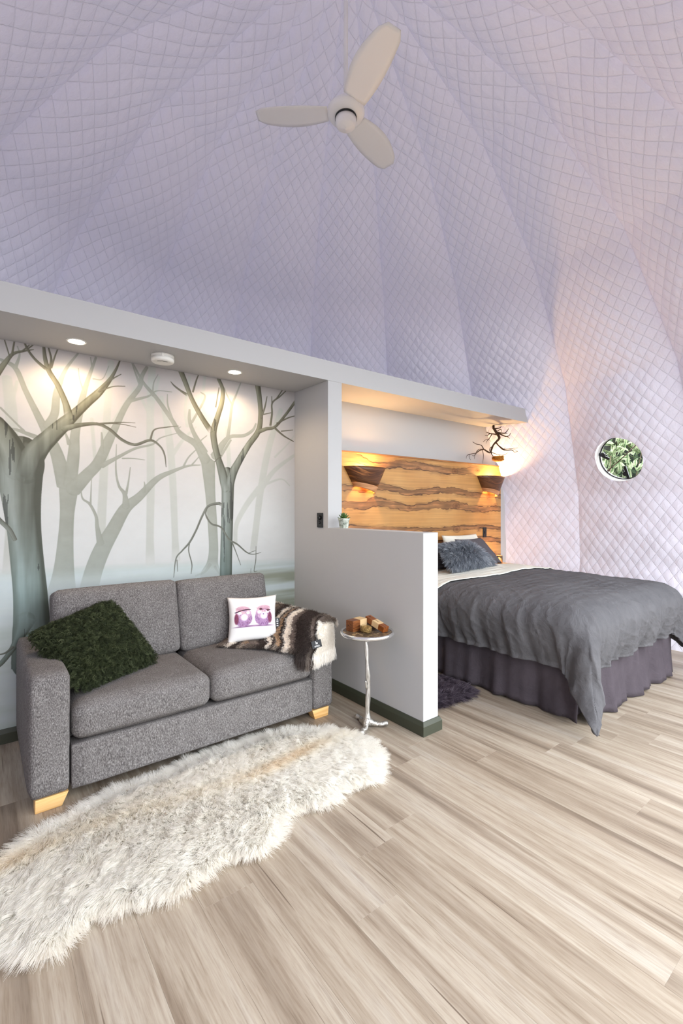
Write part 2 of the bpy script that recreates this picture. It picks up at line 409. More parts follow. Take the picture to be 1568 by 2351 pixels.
(2,[1.664,1.883,0.034,1.739,1.916,0.027,1.82,1.942,0.021,1.915,2.047,0.021,2.006,2.165,0.023]),
(2,[1.806,1.94,0.019,1.895,1.881,0.013,1.992,1.841,0.007]),
(2,[1.835,1.969,0.014,1.935,2.024,0.01,2,2.049,0.007]),
(2,[1.875,1.913,0.008,1.986,1.934,0.005]),
(2,[1.777,1.937,0.019,1.793,2.041,0.016,1.796,2.126,0.013,1.865,2.187,0.011,1.925,2.245,0.006]),
(2,[1.793,2.109,0.011,1.791,2.176,0.006]),
(2,[1.835,2.166,0.011,1.895,2.252,0.008]),
(2,[1.698,1.995,0.016,1.73,2.083,0.013,1.75,2.17,0.006]),
(2,[1.701,2.021,0.009,1.787,2.048,0.006]),
(2,[1.334,2.03,0.009,1.359,2.175,0.006]),
(2,[1.384,1.325,0.024,1.35,1.338,0.019,1.277,1.317,0.016,1.234,1.248,0.014,1.19,1.149,0.013,1.144,1.067,0.013,1.091,1.01,0.01,1.051,0.96,0.008,1.035,0.833,0.003]),
(2,[1.144,1.067,0.008,1.138,1.007,0.007,1.16,0.915,0.007,1.155,0.847,0.003]),
(2,[1.057,0.952,0.006,1.062,0.87,0.003]),
(2,[1.266,1.306,0.012,1.261,1.255,0.011,1.301,1.193,0.012,1.375,1.164,0.012,1.434,1.078,0.012,1.503,1.035,0.011,1.574,0.975,0.009,1.628,0.955,0.006,1.698,0.964,0.003]),
(2,[1.46,1.053,0.009,1.494,0.971,0.006,1.529,0.88,0.003]),
(2,[1.6,0.968,0.005,1.65,0.982,0.003]),
(2,[1.655,1.015,0.003,1.653,0.912,0.006,1.639,0.827,0.005,1.664,0.825,0.003]),
(2,[1.375,1.688,0.009,1.326,1.638,0.006]),
(2,[1.609,0.783,0.003,1.613,0.849,0.003])]
TWIGS = [
[(4.677,3.13,2.23,0.012),(4.688,3.1,2.175,0.013),(4.678,3.06,2.12,0.012),(4.649,3.05,2.089,0.011),(4.564,3.03,2.047,0.01),(4.519,3.03,2.012,0.008),(4.511,3.04,1.975,0.008),(4.508,3.05,1.944,0.006),(4.502,3.04,1.911,0.004),(4.514,3.03,1.887,0.003)],
[(4.697,3.1,2.182,0.007),(4.712,3.03,2.163,0.005),(4.712,3.0,2.165,0.004),(4.718,2.98,2.19,0.003),(4.726,2.97,2.21,0.002)],
[(4.712,3.03,2.163,0.003),(4.734,2.99,2.158,0.002)],
[(4.697,3.1,2.179,0.008),(4.69,3.04,2.146,0.006),(4.722,3.0,2.123,0.005),(4.74,2.97,2.134,0.003),(4.748,2.96,2.159,0.002)],
[(4.741,3.0,2.127,0.003),(4.745,2.97,2.1,0.002)],
[(4.69,3.12,2.227,0.007),(4.714,3.08,2.23,0.004),(4.71,3.05,2.244,0.002)],
[(4.707,3.1,2.199,0.004),(4.711,3.06,2.213,0.003),(4.705,3.05,2.181,0.002)],
[(4.667,3.08,2.149,0.007),(4.623,3.1,2.155,0.006),(4.574,3.11,2.157,0.005),(4.516,3.12,2.166,0.002)],
[(4.574,3.11,2.157,0.004),(4.543,3.12,2.134,0.003),(4.494,3.12,2.13,0.002)],
[(4.6,3.1,2.153,0.005),(4.568,3.1,2.12,0.004),(4.536,3.1,2.088,0.003),(4.492,3.11,2.077,0.002),(4.458,3.12,2.051,0.002)],
[(4.536,3.1,2.088,0.003),(4.5,3.1,2.06,0.002),(4.482,3.1,2.032,0.001)],
[(4.536,3.1,2.088,0.002),(4.562,3.09,2.059,0.001)],
[(4.543,3.12,2.163,0.002),(4.559,3.12,2.191,0.001)],
[(4.496,3.03,1.994,0.006),(4.509,3.06,1.937,0.007),(4.497,3.07,1.931,0.007),(4.481,3.09,1.946,0.007),(4.443,3.1,1.963,0.006),(4.387,3.11,1.951,0.005),(4.331,3.12,1.919,0.004),(4.289,3.12,1.908,0.003),(4.218,3.13,1.896,0.003),(4.176,3.13,1.873,0.002),(4.166,3.13,1.844,0.001)],
[(4.218,3.13,1.896,0.002),(4.22,3.13,1.858,0.002),(4.234,3.12,1.832,0.001)],
[(4.443,3.1,1.963,0.005),(4.407,3.1,1.999,0.004),(4.373,3.1,2.01,0.003),(4.318,3.11,2.014,0.003),(4.267,3.12,2.036,0.002)],
[(4.416,3.1,1.958,0.003),(4.405,3.08,1.897,0.003),(4.386,3.07,1.843,0.002),(4.364,3.06,1.796,0.001)],
[(4.336,3.12,1.92,0.003),(4.278,3.1,1.88,0.002),(4.256,3.09,1.841,0.001)],
[(4.318,3.11,1.925,0.003),(4.338,3.1,1.952,0.003),(4.407,3.1,1.965,0.002)],
[(4.282,3.1,1.896,0.002),(4.257,3.1,1.878,0.002),(4.228,3.1,1.884,0.001)],
[(4.568,3.03,2.048,0.007),(4.512,2.96,1.998,0.005),(4.47,2.88,1.943,0.005),(4.479,2.84,1.932,0.004),(4.491,2.78,1.929,0.003),(4.487,2.75,1.903,0.002),(4.497,2.72,1.909,0.002)],
[(4.515,2.95,1.992,0.004),(4.492,2.88,1.95,0.003),(4.51,2.82,1.95,0.003),(4.534,2.74,1.95,0.001)],
[(4.492,2.88,1.95,0.002),(4.492,2.86,1.968,0.001)],
[(4.491,2.78,1.929,0.002),(4.496,2.75,1.929,0.001),(4.513,2.73,1.913,0.001)],
[(4.502,3.04,1.932,0.003),(4.54,3.02,1.915,0.003),(4.57,2.98,1.903,0.002),(4.6,2.94,1.904,0.002),(4.608,2.9,1.924,0.001)],
[(4.511,3.04,1.996,0.004),(4.485,3.05,1.974,0.003),(4.491,3.06,1.944,0.003)]]

# ------------------------------------------------------------------ plain materials
def paint(name, c, rough=0.6):
    k = N(name, rough, 0.25); v = k.coord('Object'); k.color(c)
    k.bump(k.noise(v, 90, 3), 0.06, 0.003); return k.m
def plain(name, c, rough=0.5, spec=0.4, metal=0.0, bump=0.0, bscale=60):
    k = N(name, rough, spec, metal); k.color(c)
    if bump: k.bump(k.noise(k.coord('Object'), bscale, 4), bump, 0.004)
    return k.m
M_WALL = paint('wall_paint', srgb(180, 180, 180))
M_BASE = plain('olive_paint', srgb(58, 61, 49), 0.45)
M_BLACK = plain('black_plastic', srgb(26, 26, 27), 0.35)
M_WHITEP = plain('white_plastic', srgb(226, 224, 218), 0.4)
M_GROUND = plain('pale_bounce_ground', srgb(186, 182, 172), 0.9, 0.1)  # ground outside made pale to bounce daylight up into the dome

# ------------------------------------------------------------------ ground, floor
v, f = lathe([(0.0, -0.3), (30, -0.3)], 48); mesh('ground', v, f, M_GROUND, smooth=False, kind='structure')
DC = np.array([1.611, 1.997, 0.871]); DR = 3.586; A0 = 6.2; DA = 18.0
v, f = lathe([(0.001, -0.3), (3.9, -0.3), (3.9, -0.014), (0.001, -0.014)], 64)
FLOOR = mesh('floor', xf(v, Matrix.Translation((DC[0], DC[1], 0))), f, plain('floor_base', srgb(150, 135, 120), 0.8), smooth=False, kind='structure')

k = N('oak_plank', 0.42, 0.35)
co = k.coord('Object', (1, 1, 1), rnd=True)
def stretched(kk, vec, sc):
    mp = kk.add('ShaderNodeMapping'); mp.inputs['Scale'].default_value = sc; kk.link(vec, mp.inputs['Vector']); return mp.outputs[0]
broad = k.noise(stretched(k, co, (10.0, 0.42, 1)), 1.0, 3, 0.55, 0.5)
grain = k.noise(stretched(k, co, (170, 11.0, 1)), 1.0, 4, 0.6, 0.3)
mid = k.noise(stretched(k, co, (46, 1.4, 1)), 1.0, 4, 0.62, 0.8)
c1 = k.ramp(broad, [(0.30, srgb(148, 133, 121)), (0.43, srgb(182, 168, 155)), (0.56, srgb(203, 192, 180)), (0.72, srgb(211, 204, 197))])
c2 = k.ramp(mid, [(0.28, srgb(190, 174, 158)), (0.45, srgb(232, 225, 216)), (0.70, srgb(252, 249, 244))])
cc = k.mix(0.75, c1, c2, 'MULTIPLY')
c3 = k.ramp(grain, [(0.30, srgb(206, 194, 182)), (0.5, srgb(242, 238, 233)), (0.68, srgb(255, 255, 253))])
cc = k.mix(0.6, cc, c3, 'MULTIPLY')
# cathedral rings around scattered knots
vk = k.add('ShaderNodeTexVoronoi'); vk.inputs['Scale'].default_value = 1.0; k.link(stretched(k, co, (5.2, 0.85, 1)), vk.inputs['Vector'])
jd = k.add('ShaderNodeMath', operation='MULTIPLY_ADD'); jd.inputs[1].default_value = 0.35; k.link(mid, jd.inputs[0]); k.link(vk.outputs['Distance'], jd.inputs[2])
rg = k.add('ShaderNodeMath', operation='MULTIPLY'); rg.inputs[1].default_value = 75.0; k.link(jd.outputs[0], rg.inputs[0])
sn = k.add('ShaderNodeMath', operation='SINE'); k.link(rg.outputs[0], sn.inputs[0])
rc = k.ramp(sn.outputs[0], [(0.25, srgb(150, 132, 116)), (0.9, srgb(240, 235, 228))])
kf = k.ramp(jd.outputs[0], [(0.10, (0.75,0.75,0.75,1)), (0.26, (0.28,0.28,0.28,1)), (0.40, (0,0,0,1))])
cc = k.mix(kf, cc, rc, 'MULTIPLY')
crack = k.noise(stretched(k, co, (80, 1.3, 1)), 1.0, 2, 0.4, 0.2)
cf = k.ramp(crack, [(0.0, (0,0,0,1)), (0.725, (0,0,0,1)), (0.76, (1,1,1,1))])
cc = k.mix(cf, cc, srgb(120, 102, 88))
oi = k.add('ShaderNodeObjectInfo'); tr = k.ramp(oi.outputs['Random'], [(0.0, srgb(238, 234, 230)), (0.5, srgb(250, 248, 245)), (1.0, srgb(255, 255, 255))])
cc = k.mix(1.0, cc, tr, 'MULTIPLY')
hs = k.add('ShaderNodeHueSaturation'); hs.inputs['Saturation'].default_value = 0.92; hs.inputs['Value'].default_value = 0.82; hs.inputs['Hue'].default_value = 0.506; k.link(cc, hs.inputs['Color'])
k.color(hs.outputs[0]); k.bump(grain, 0.08, 0.0015)
M_PLANK = k.m

PW, PL = 0.18, 1.24
def plank_mesh(w, l):
    g, c = 0.0001, 0.0003
    a = boxv(-w/2+g, w/2-g, -l/2+g, l/2-g, -0.013, -c)[0]
    x, y = w/2-g-c, l/2-g-c
    vv = a + [(-x,-y,0),(x,-y,0),(x,y,0),(-x,y,0)]
    ff = [(0,1,5,4),(1,2,6,5),(2,3,7,6),(3,0,4,7),(4,5,9,8),(5,6,10,9),(6,7,11,10),(7,4,8,11),(8,9,10,11),(0,3,2,1)]
    return vv, ff
pv, pf = plank_mesh(PW, PL); first = None
ends = {0: 1.763, 2: 0.78, 6: 0.97, -8: 2.096}
for col in range(-30, 22):
    xc = 1.828 + PW*(col+0.5)
    off = ends.get(col, random.random()*PL)
    for row in range(-4, 6):
        yc = off + PL*(row+0.5)
        near = (max(abs(xc-DC[0])-PW/2, 0)**2 + max(abs(yc-DC[1])-PL/2, 0)**2)**0.5
        if near > 3.62: continue
        if first is None:
            p = mesh('plank', pv, pf, M_PLANK, FLOOR, smooth=False); first = p
        else:
            p = first.copy(); link(p, FLOOR)
        p.location = (xc, yc, 0); p.rotation_euler = (0, 0, PI if random.random() < .5 else 0)

# ------------------------------------------------------------------ dome liner
k = N('quilted_liner', 0.62, 0.2); v = k.coord('Object')
k.color(k.ramp(k.noise(v, 1.3, 2), [(0.3, srgb(225, 223, 236)), (0.7, srgb(230, 227, 239))]))
uv = k.add('ShaderNodeUVMap'); uv.uv_map = 'uv'
def tri(kk, sx, sy):
    d = kk.add('ShaderNodeVectorMath', operation='DOT_PRODUCT'); d.inputs[1].default_value = (sx, sy, 0); kk.link(uv.outputs[0], d.inputs[0])
    m = kk.add('ShaderNodeMath', operation='PINGPONG'); m.inputs[1].default_value = 0.5; kk.link(d.outputs['Value'], m.inputs[0]); return m.outputs[0]
QW, QH = 0.096, 0.134
mn = k.add('ShaderNodeMath', operation='MINIMUM'); k.link(tri(k, 1/QW, 1/QH), mn.inputs[0]); k.link(tri(k, 1/QW, -1/QH), mn.inputs[1])
mr = k.add('ShaderNodeMapRange'); mr.interpolation_type = 'SMOOTHSTEP'; mr.inputs[1].default_value = 0.0; mr.inputs[2].default_value = 0.045; k.link(mn.outputs[0], mr.inputs[0])
mp = k.add('ShaderNodeMapping'); mp.inputs['Scale'].default_value = (30, 12, 1); k.link(uv.outputs[0], mp.inputs['Vector'])
wr = k.noise(mp.outputs[0], 1.0, 4, 0.6, 1.6)
am = k.add('ShaderNodeMath', operation='MULTIPLY_ADD'); am.inputs[1].default_value = 1.5; k.link(wr, am.inputs[0]); k.link(mr.outputs[0], am.inputs[2])
k.bump(am.outputs[0], 0.62, 0.0055)
# translucent share added so the liner glows and fills the room with light
tr = k.add('ShaderNodeBsdfTranslucent'); tr.inputs[0].default_value = srgb(232, 228, 245); mx = k.add('ShaderNodeMixShader'); mx.inputs[0].default_value = 0.021
k.link(k.b.outputs[0], mx.inputs[1]); k.link(tr.outputs[0], mx.inputs[2]); k.link(mx.outputs[0], k.n['Material Output'].inputs[0])
M_LINER = k.m

CEIL = empty('ceiling', (DC[0], DC[1], 0)); CEIL['kind'] = 'structure'
PHN = np.radians([-14.06, -2.0, 9.5, 28.6, 47.6, 66.0, 90.0])
PORT = np.array([4.975, 1.900, 1.794]); PN = (PORT-DC)/np.linalg.norm(PORT-DC); PR = 0.222
def liner_point(kg, S, PH):
    mid = np.radians(A0+DA*kg+DA/2); half = np.radians(DA/2)
    i = np.clip(np.searchsorted(PHN, PH, side='right')-1, 0, len(PHN)-2)
    a, b = PHN[i], PHN[i+1]; ch = np.cos((b-a)/2)/np.cos(PH-(a+b)/2)
    rho = DR*(0.08+0.92*ch)
    if kg == 0: rho = rho+.075*S*np.clip((2.0-(DC[2]+rho*np.sin(PH)))/.5, 0, 1)
    z = DC[2]+rho*np.sin(PH); rh = rho*np.cos(PH)
    az = mid+(S-0.5)*2*half
    w = rh*2*math.tan(half)
    q = np.clip((z-0.4)/2.6, 0, 1); q = q*q*(3-2*q)
    tq = np.clip((PH-a)/(b-a), 0, 1)
    if kg == 0: q = np.clip((z-1.5)/1.6, 0, 1)
    A = w*((0.004 if kg == 0 else 0.018)+0.118*q)*(0.72+0.28*np.sin(PI*tq))
    bul = A*(4*S*(1-S))**0.9
    rin = rh*np.cos(half)/np.cos(az-mid)
    nx = np.cos(PH)
    rin2 = rin-bul*nx; z2 = z-bul*np.sin(PH)
    return az, rin2, z2, w, rho
def gore(kg, dense, zmin):
    ph0 = math.asin(np.clip((zmin-DC[2])/DR, -1, 1)) if zmin > 0 else PHN[0]
    nu = 101 if dense else 13
    if dense and kg >= 1:
        p1 = math.asin((2.2-DC[2])/DR); PHs = np.concatenate([np.linspace(ph0, p1, 12, endpoint=False), np.linspace(p1, np.radians(89.6), 250)])
    else: PHs = np.linspace(ph0, np.radians(89.6), (int((1.57-ph0)*DR/0.017) if dense else 30))
    S, PH = np.meshgrid(np.linspace(0,1,nu), PHs, indexing='ij')
    az, r, z, w, rho = liner_point(kg, S, PH)
    U = (S-0.5)*w; V = PH*DR
    if dense:
        pa = np.abs(np.sin(PI*(U/QW+V/QH)))*np.abs(np.sin(PI*(U/QW-V/QH)))
        h = (0.0065+0.0075*np.clip((z-1.6)/1.2,0,1))*pa**0.75*np.clip(rho*np.cos(PH)/0.6, 0, 1)
        wob = np.sin(U*21+V*13+kg)*0.003+np.sin(V*17-U*9+2*kg)*0.003
        edge = np.clip(np.minimum(S,1-S)*w/0.03, 0, 1)
        h = (h+wob)*edge
        r = r-h*np.cos(PH); z = z-h*np.sin(PH)
    P = np.stack([DC[0]+r*np.cos(az), DC[1]+r*np.sin(az), z], -1).reshape(-1,3)
    F = gridf(*S.shape)
    if kg == -1:                                     # opening for the round window
        d = P-PORT; ax = d@PN; rad = d-ax[:,None]*PN; L = np.linalg.norm(rad,axis=1); near = (np.abs(ax) < 0.4)
        inside = (L < PR) & near
        F = F[~inside[F].all(1)]
        mv = inside; P[mv] = PORT + ax[mv][:,None]*PN + rad[mv]/L[mv][:,None]*PR
    P = P - np.array([DC[0], DC[1], 0])
    o = mesh('liner_panel', P, F, M_LINER, CEIL, smooth=True, uv=np.stack([U, V], -1).reshape(-1,2))
    return o
for kg in range(-8, 12):
    gore(kg, -3 <= kg <= 7, 3.1 if -7 <= kg <= -3 else 0.0)
# gathered crown ring where the panels meet
v, f = lathe([(0.0, 4.40), (0.10, 4.40), (0.13, 4.415), (0.13, 4.45), (0.0, 4.45)], 32)
mesh('crown_ring', v, f, plain('crown_fabric', srgb(214, 207, 219), 0.7), CEIL)

# ------------------------------------------------------------------ walls
YW = 3.178; YB = 2.7205
# -- painted forest wall
MURAL_W, MURAL_H, RES = 3.55, 2.24, 430; MX0 = -1.55
def paint_mural():
    W, H = int(MURAL_W*RES), int(MURAL_H*RES)
    zz = (1-(np.arange(H)+.5)/H)*MURAL_H; xx = MX0+(np.arange(W)+.5)/W*MURAL_W
    Z = zz[:,None]+0*xx[None,:]; X = 0*zz[:,None]+xx[None,:]
    n1 = fnoise(H, W, 5, 4, 1); n2 = fnoise(H, W, 26, 3, 5); n3 = fnoise(H, W, 60, 60, 9)
    def lerp(a, b, t): return np.asarray(a)*(1-t[...,None])+np.asarray(b)*t[...,None]
    t = np.clip((Z-0.95)/1.2, 0, 1)
    img = lerp((206,209,208), (193,187,185), np.clip(t+(n1-.5)*.5, 0, 1))
    hor = 0.945-0.03*(X-0.7)+(n1-.5)*.03
    g = np.clip((hor-Z)/0.05, 0, 1)
    ground = lerp((188,200,204), (204,212,208), n2); ground = lerp(ground, (166,180,172), np.clip((n2-.45)*3,0,1)*.6)
    rt = np.clip((X-1.45)/0.25, 0, 1)*np.clip((n2-.28)*3.5, 0, 1); ground = lerp(ground, (134,138,120), rt*.8)
    img = img*(1-g[...,None])+ground*g[...,None]
    cols = {0: ((178,181,175),(186,188,182),1.0,0.0), 1: ((124,127,116),(156,159,149),0.97,0.22), 2: ((78,80,70),(148,156,150),1.0,1.0)}
    for layer, a in MURAL:
        trunk = layer == 3; layer = min(layer, 2)
        p = np.array(a).reshape(-1,3); q = spline(p, 9); q[:,2] = np.maximum(q[:,2], 0.0018)
        x0,x1 = q[:,0].min()-q[:,2].max(), q[:,0].max()+q[:,2].max(); z0,z1 = q[:,1].min()-q[:,2].max(), q[:,1].max()+q[:,2].max()
        i0,i1 = np.clip([int((x0-MX0)*RES)-1, int((x1-MX0)*RES)+2], 0, W); j0,j1 = np.clip([int((MURAL_H-z1)*RES)-1, int((MURAL_H-z0)*RES)+2], 0, H)
        if i1 <= i0 or j1 <= j0: continue
        xs = X[j0:j1,i0:i1]; zs = Z[j0:j1,i0:i1]; best = np.full(xs.shape, 9.0); side = np.zeros(xs.shape); along = np.zeros(xs.shape); half = np.full(xs.shape, .01); acc = 0
        for s in range(len(q)-1):
            d = q[s+1,:2]-q[s,:2]; L2 = d@d+1e-12; tt = np.clip(((xs-q[s,0])*d[0]+(zs-q[s,1])*d[1])/L2, 0, 1)
            px = xs-(q[s,0]+tt*d[0]); pz = zs-(q[s,1]+tt*d[1]); hw = (q[s,2]+(q[s+1,2]-q[s,2])*tt)/2
            raw = ((xs-q[s,0])*d[0]+(zs-q[s,1])*d[1])/L2; over = np.maximum(np.maximum(-raw if s == 0 else -1e9, raw-1 if s == len(q)-2 else -1e9), 0)*math.sqrt(L2)
            rel = np.hypot(px, pz)/hw+over/hw*1.6; m = rel < best
            best[m] = rel[m]; half[m] = hw[m]
            sg = np.sign(px*d[1]-pz*d[0])*(1 if d[1] >= 0 else -1); side[m] = (sg*rel)[m]; along[m] = (acc+tt*math.sqrt(L2))[m]; acc += math.sqrt(L2)
        soft = np.clip((1-best)*half*RES*(1.0 if layer else .35)+.5, 0, 1)
        dark, light, op, vein = cols[layer]
        sh = np.clip(0.5+0.55*side, 0, 1)                       # brushed darker along one flank
        edge = np.clip((np.abs(side)-.55)/.45, 0, 1)
        bark = fnoise(H, W, 5, 90, 21)[j0:j1,i0:i1] if layer == 2 else n3[j0:j1,i0:i1]
        mixv = np.clip(1-0.75*sh*vein-0.55*edge*(0.12+vein*.88)+(bark-.5)*(.9 if layer == 2 else .25), 0, 1)
        c = lerp(dark, light, mixv)
        if layer == 2:
            lo = np.clip((1.30-zs)/.5, 0, 1); c = lerp(c, c*np.array((.96,1.04,1.07)), lo); c = lerp(c, c*np.array((1.0,.95,.86)), np.clip((zs-1.5)/.4, 0, 1))
            thin = np.clip((.018-half)/.012, 0, 1); c = lerp(c, np.array((96,92,80)), thin*.55)
            st = (fnoise(H, W, 7, 130, 33)[j0:j1,i0:i1] > .69) & (half > .02); c[st] *= .66
        if layer == 1:
            c = lerp(c, (162,174,171), np.clip((1.25-zs)/.5, 0, 1)*.5)
        k_ = (soft*op)
        w0 = q[0,2]*1.3
        if layer == 2 and q[0,2] > .016 and not trunk: k_ = k_*np.clip(along/(.7*w0)+.1, 0, 1)
        if layer < 2: k_ = k_*np.clip((zs-(0.80 if layer else .90))/.14, 0.15, 1)
        img[j0:j1,i0:i1] = img[j0:j1,i0:i1]*(1-k_[...,None])+c*k_[...,None]
    img += ((n3-.5)*5)[...,None]
    return np.clip(img*.91/255, 0, 1)
WALLB = box('wall_back', -1.62, 2.0, YW, YW+0.1, 0, 2.2385, M_WALL, kind='structure')
kk, _ = picture_mat('forest_mural_paint', paint_mural(), 0.55, 0.25)
kk.bump(kk.noise(kk.coord('Object'), 120, 2), 0.05, 0.002)
v, f = boxv(MX0, 2.0, YW-0.0015, YW, 0.0, MURAL_H-.002)
o = mesh('painted_forest', v, f, kk.m, WALLB, smooth=False, uv=[((p[0]-MX0)/MURAL_W, p[2]/MURAL_H) for p in v])
o['label'] = 'misty grey-green forest of bare trees painted on the wall'
box('wall_bedroom', 2.1285, 5.0, YW, YW+0.1, 0, 2.2385, M_WALL, kind='structure')
# -- partition: tall end by the alcove, low wall towards the room
prof = [(1.80,0),(1.80,1.16),(YB,1.16),(YB,2.2385),(YW,2.2385),(YW,0)]
v = [(2.0,y,z) for y,z in prof]+[(2.1285,y,z) for y,z in prof]; n6 = len(prof)
f = [tuple(range(n6)), tuple(range(2*n6-1,n6-1,-1))]+[(i,i+n6,(i+1)%n6+n6,(i+1)%n6) for i in range(n6)]
mesh('wall_partition', v, [q[::-1] for q in f], M_WALL, smooth=False, bevel=0.002, seg=1, kind='structure')
# -- deep bulkhead over alcove and bed
arc = [(DC[0]+3.19*math.cos(t), DC[1]+3.19*math.sin(t)) for t in np.radians(np.linspace(16.5, 166.9, 24))]
poly = [(4.702, YB)]+arc+[(-1.50, YB)]
v = [(x,y,2.2385) for x,y in poly]+[(x,y,2.381) for x,y in poly]; n = len(poly)
f = [tuple(range(n-1,-1,-1)), tuple(range(n,2*n))]+[(i,(i+1)%n,(i+1)%n+n,i+n) for i in range(n)]
mesh('trim_1', v, f, M_WALL, smooth=False, kind='structure')
# -- baseboards (chamfered section swept with mitres)
def sweep(path, th=0.017, h=0.078, ch=0.022):
    sec = [(0,0),(th,0),(th,h-ch),(th*0.35,h),(0,h)]; P = [np.array(p,float) for p in path]; V=[]; F=[]; ns=len(sec)
    for i,p in enumerate(P):
        d0 = (p-P[i-1]) if i else (P[1]-p); d1 = (P[i+1]-p) if i < len(P)-1 else d0
        d0/=np.linalg.norm(d0); d1/=np.linalg.norm(d1); n0=np.array([d0[1],-d0[0]]); n1=np.array([d1[1],-d1[0]]); m=n0+n1; m/= (m@n0)
        for a,z in sec: V.append((p[0]+m[0]*a, p[1]+m[1]*a, z))
    for i in range(len(P)-1):
        for j in range(ns): F.append((i*ns+j, i*ns+(j+1)%ns, (i+1)*ns+(j+1)%ns, (i+1)*ns+j))
    F += [tuple(range(ns-1,-1,-1)), tuple(range((len(P)-1)*ns, len(P)*ns))]; return V, F
def fixdir(v, f, o):  # normals out
    bm = bmesh.new(); bm.from_mesh(o.data); bmesh.ops.recalc_face_normals(bm, faces=bm.faces); bm.to_mesh(o.data); bm.free()
v, f = sweep([(2.0, 3.158), (2.0, 1.80), (2.1285, 1.80), (2.1285, 3.12)])
o = mesh('baseboard_partition', v, f, M_BASE, smooth=False, kind='structure'); fixdir(v, f, o)
v, f = sweep([(-1.55, YW-.0016), (1.983, YW-.0016)]); o = mesh('baseboard_back', v, f, M_BASE, smooth=False, kind='structure'); fixdir(v, f, o)

# ------------------------------------------------------------------ sofa
k = N('heather_fabric', 0.9, 0.1); v = k.coord('Object')
n1 = k.noise(stretched(k, v, (300, 300, 120)), 1.0, 2, 0.7); n2 = k.noise(v, 16, 3)
c = k.ramp(n1, [(0.34, srgb(58, 55, 55)), (0.48, srgb(100, 96, 95)), (0.57, srgb(120, 116, 115)), (0.70, srgb(158, 155, 154))])
k.color(k.mix(0.25, c, k.ramp(n2, [(0.3, srgb(90, 86, 84)), (0.7, srgb(120, 117, 116))]))); k.bump(n1, 0.35, 0.003); M_SOFA = k.m
def woodmat(name, stops, sc=(4, 60, 60), rough=0.45, dist=1.2, which='Object'):
    k = N(name, rough, 0.35); v = k.coord(which, sc, rnd=True); n = k.noise(v, 1.0, 4, 0.55, dist); k.color(k.ramp(n, stops)); k.bump(n, 0.06, 0.002); return k.m
M_PINE = woodmat('pine', [(0.3, srgb(214, 164, 98)), (0.55, srgb(233, 190, 128)), (0.75, srgb(240, 203, 146))], (3, 40, 40))

SO = empty('sofa', (0.955, 2.75, 0)); tag(SO, 'grey heathered two-seater sofa with wooden feet in front of the forest mural', 'sofa')
SX, SY = 0.955, 2.75
def sofa_part(name, cx, cy, cz, sx, sy, sz, r, puff=(0,0,0), n=12, rx=0.0):
    v, f = rounded_box(sx, sy, sz, r, n, puff)
    M = Matrix.Translation((cx-SX, cy-SY, cz)) @ Matrix.Rotation(rx, 4, 'X')
    return mesh(name, xf(v, M), f, M_SOFA, SO)
for x0, x1 in ((0.158, 0.316), (1.600, 1.757)):
    sofa_part('arm', (x0+x1)/2, 2.748, 0.3225, x1-x0, 0.836, 0.525, 0.028, (0.004,0.004,0.006))
sofa_part('front_rail', 0.958, 2.385, 0.161, 1.284, 0.11, 0.202, 0.014, (0,0.003,0))
sofa_part('seat_base', 0.958, 2.80, 0.17, 1.28, 0.72, 0.19, 0.012)
sofa_part('back_frame', 0.958, 3.085, 0.355, 1.28, 0.16, 0.59, 0.03, (0,0,0.004))
for cx in (0.6375, 1.2785): 
    sofa_part('seat_cushion', cx, 2.625, 0.352, 0.637, 0.605, 0.165, 0.045, (0.004,0.008,0.022), 16)
for cx, w, cz, tilt in ((0.628, 0.655, 0.640, -0.22), (1.262, 0.610, 0.632, -0.21)):
    sofa_part('back_cushion', cx, 2.905, cz, w, 0.165, 0.43, 0.032, (0.003,0.026,0.006), 16, tilt)
def foot(x, y, sx, sy):
    v = []
    for z, t in ((0.0, 0.80), (0.0605, 1.0)):
        w, d = 0.125*t, 0.075*t; ox = (0.125-w)/2*sx
        for a, b in ((-1,-1),(1,-1),(1,1),(-1,1)): v.append((x-SX-ox*1.0+a*w/2, y-SY+b*d/2, z))
    f = boxv(0,1,0,1,0,1)[1]
    return mesh('foot', v, f, M_PINE, SO, smooth=False, bevel=0.003, seg=2)
for x, sx in ((0.245, 1), (1.665, -1)):
    for y in (2.378, 3.10): foot(x, y, sx, 1)
# seam piping on the arm fronts
M_SEAM = plain('dark_thread', srgb(66, 63, 62), 0.9)

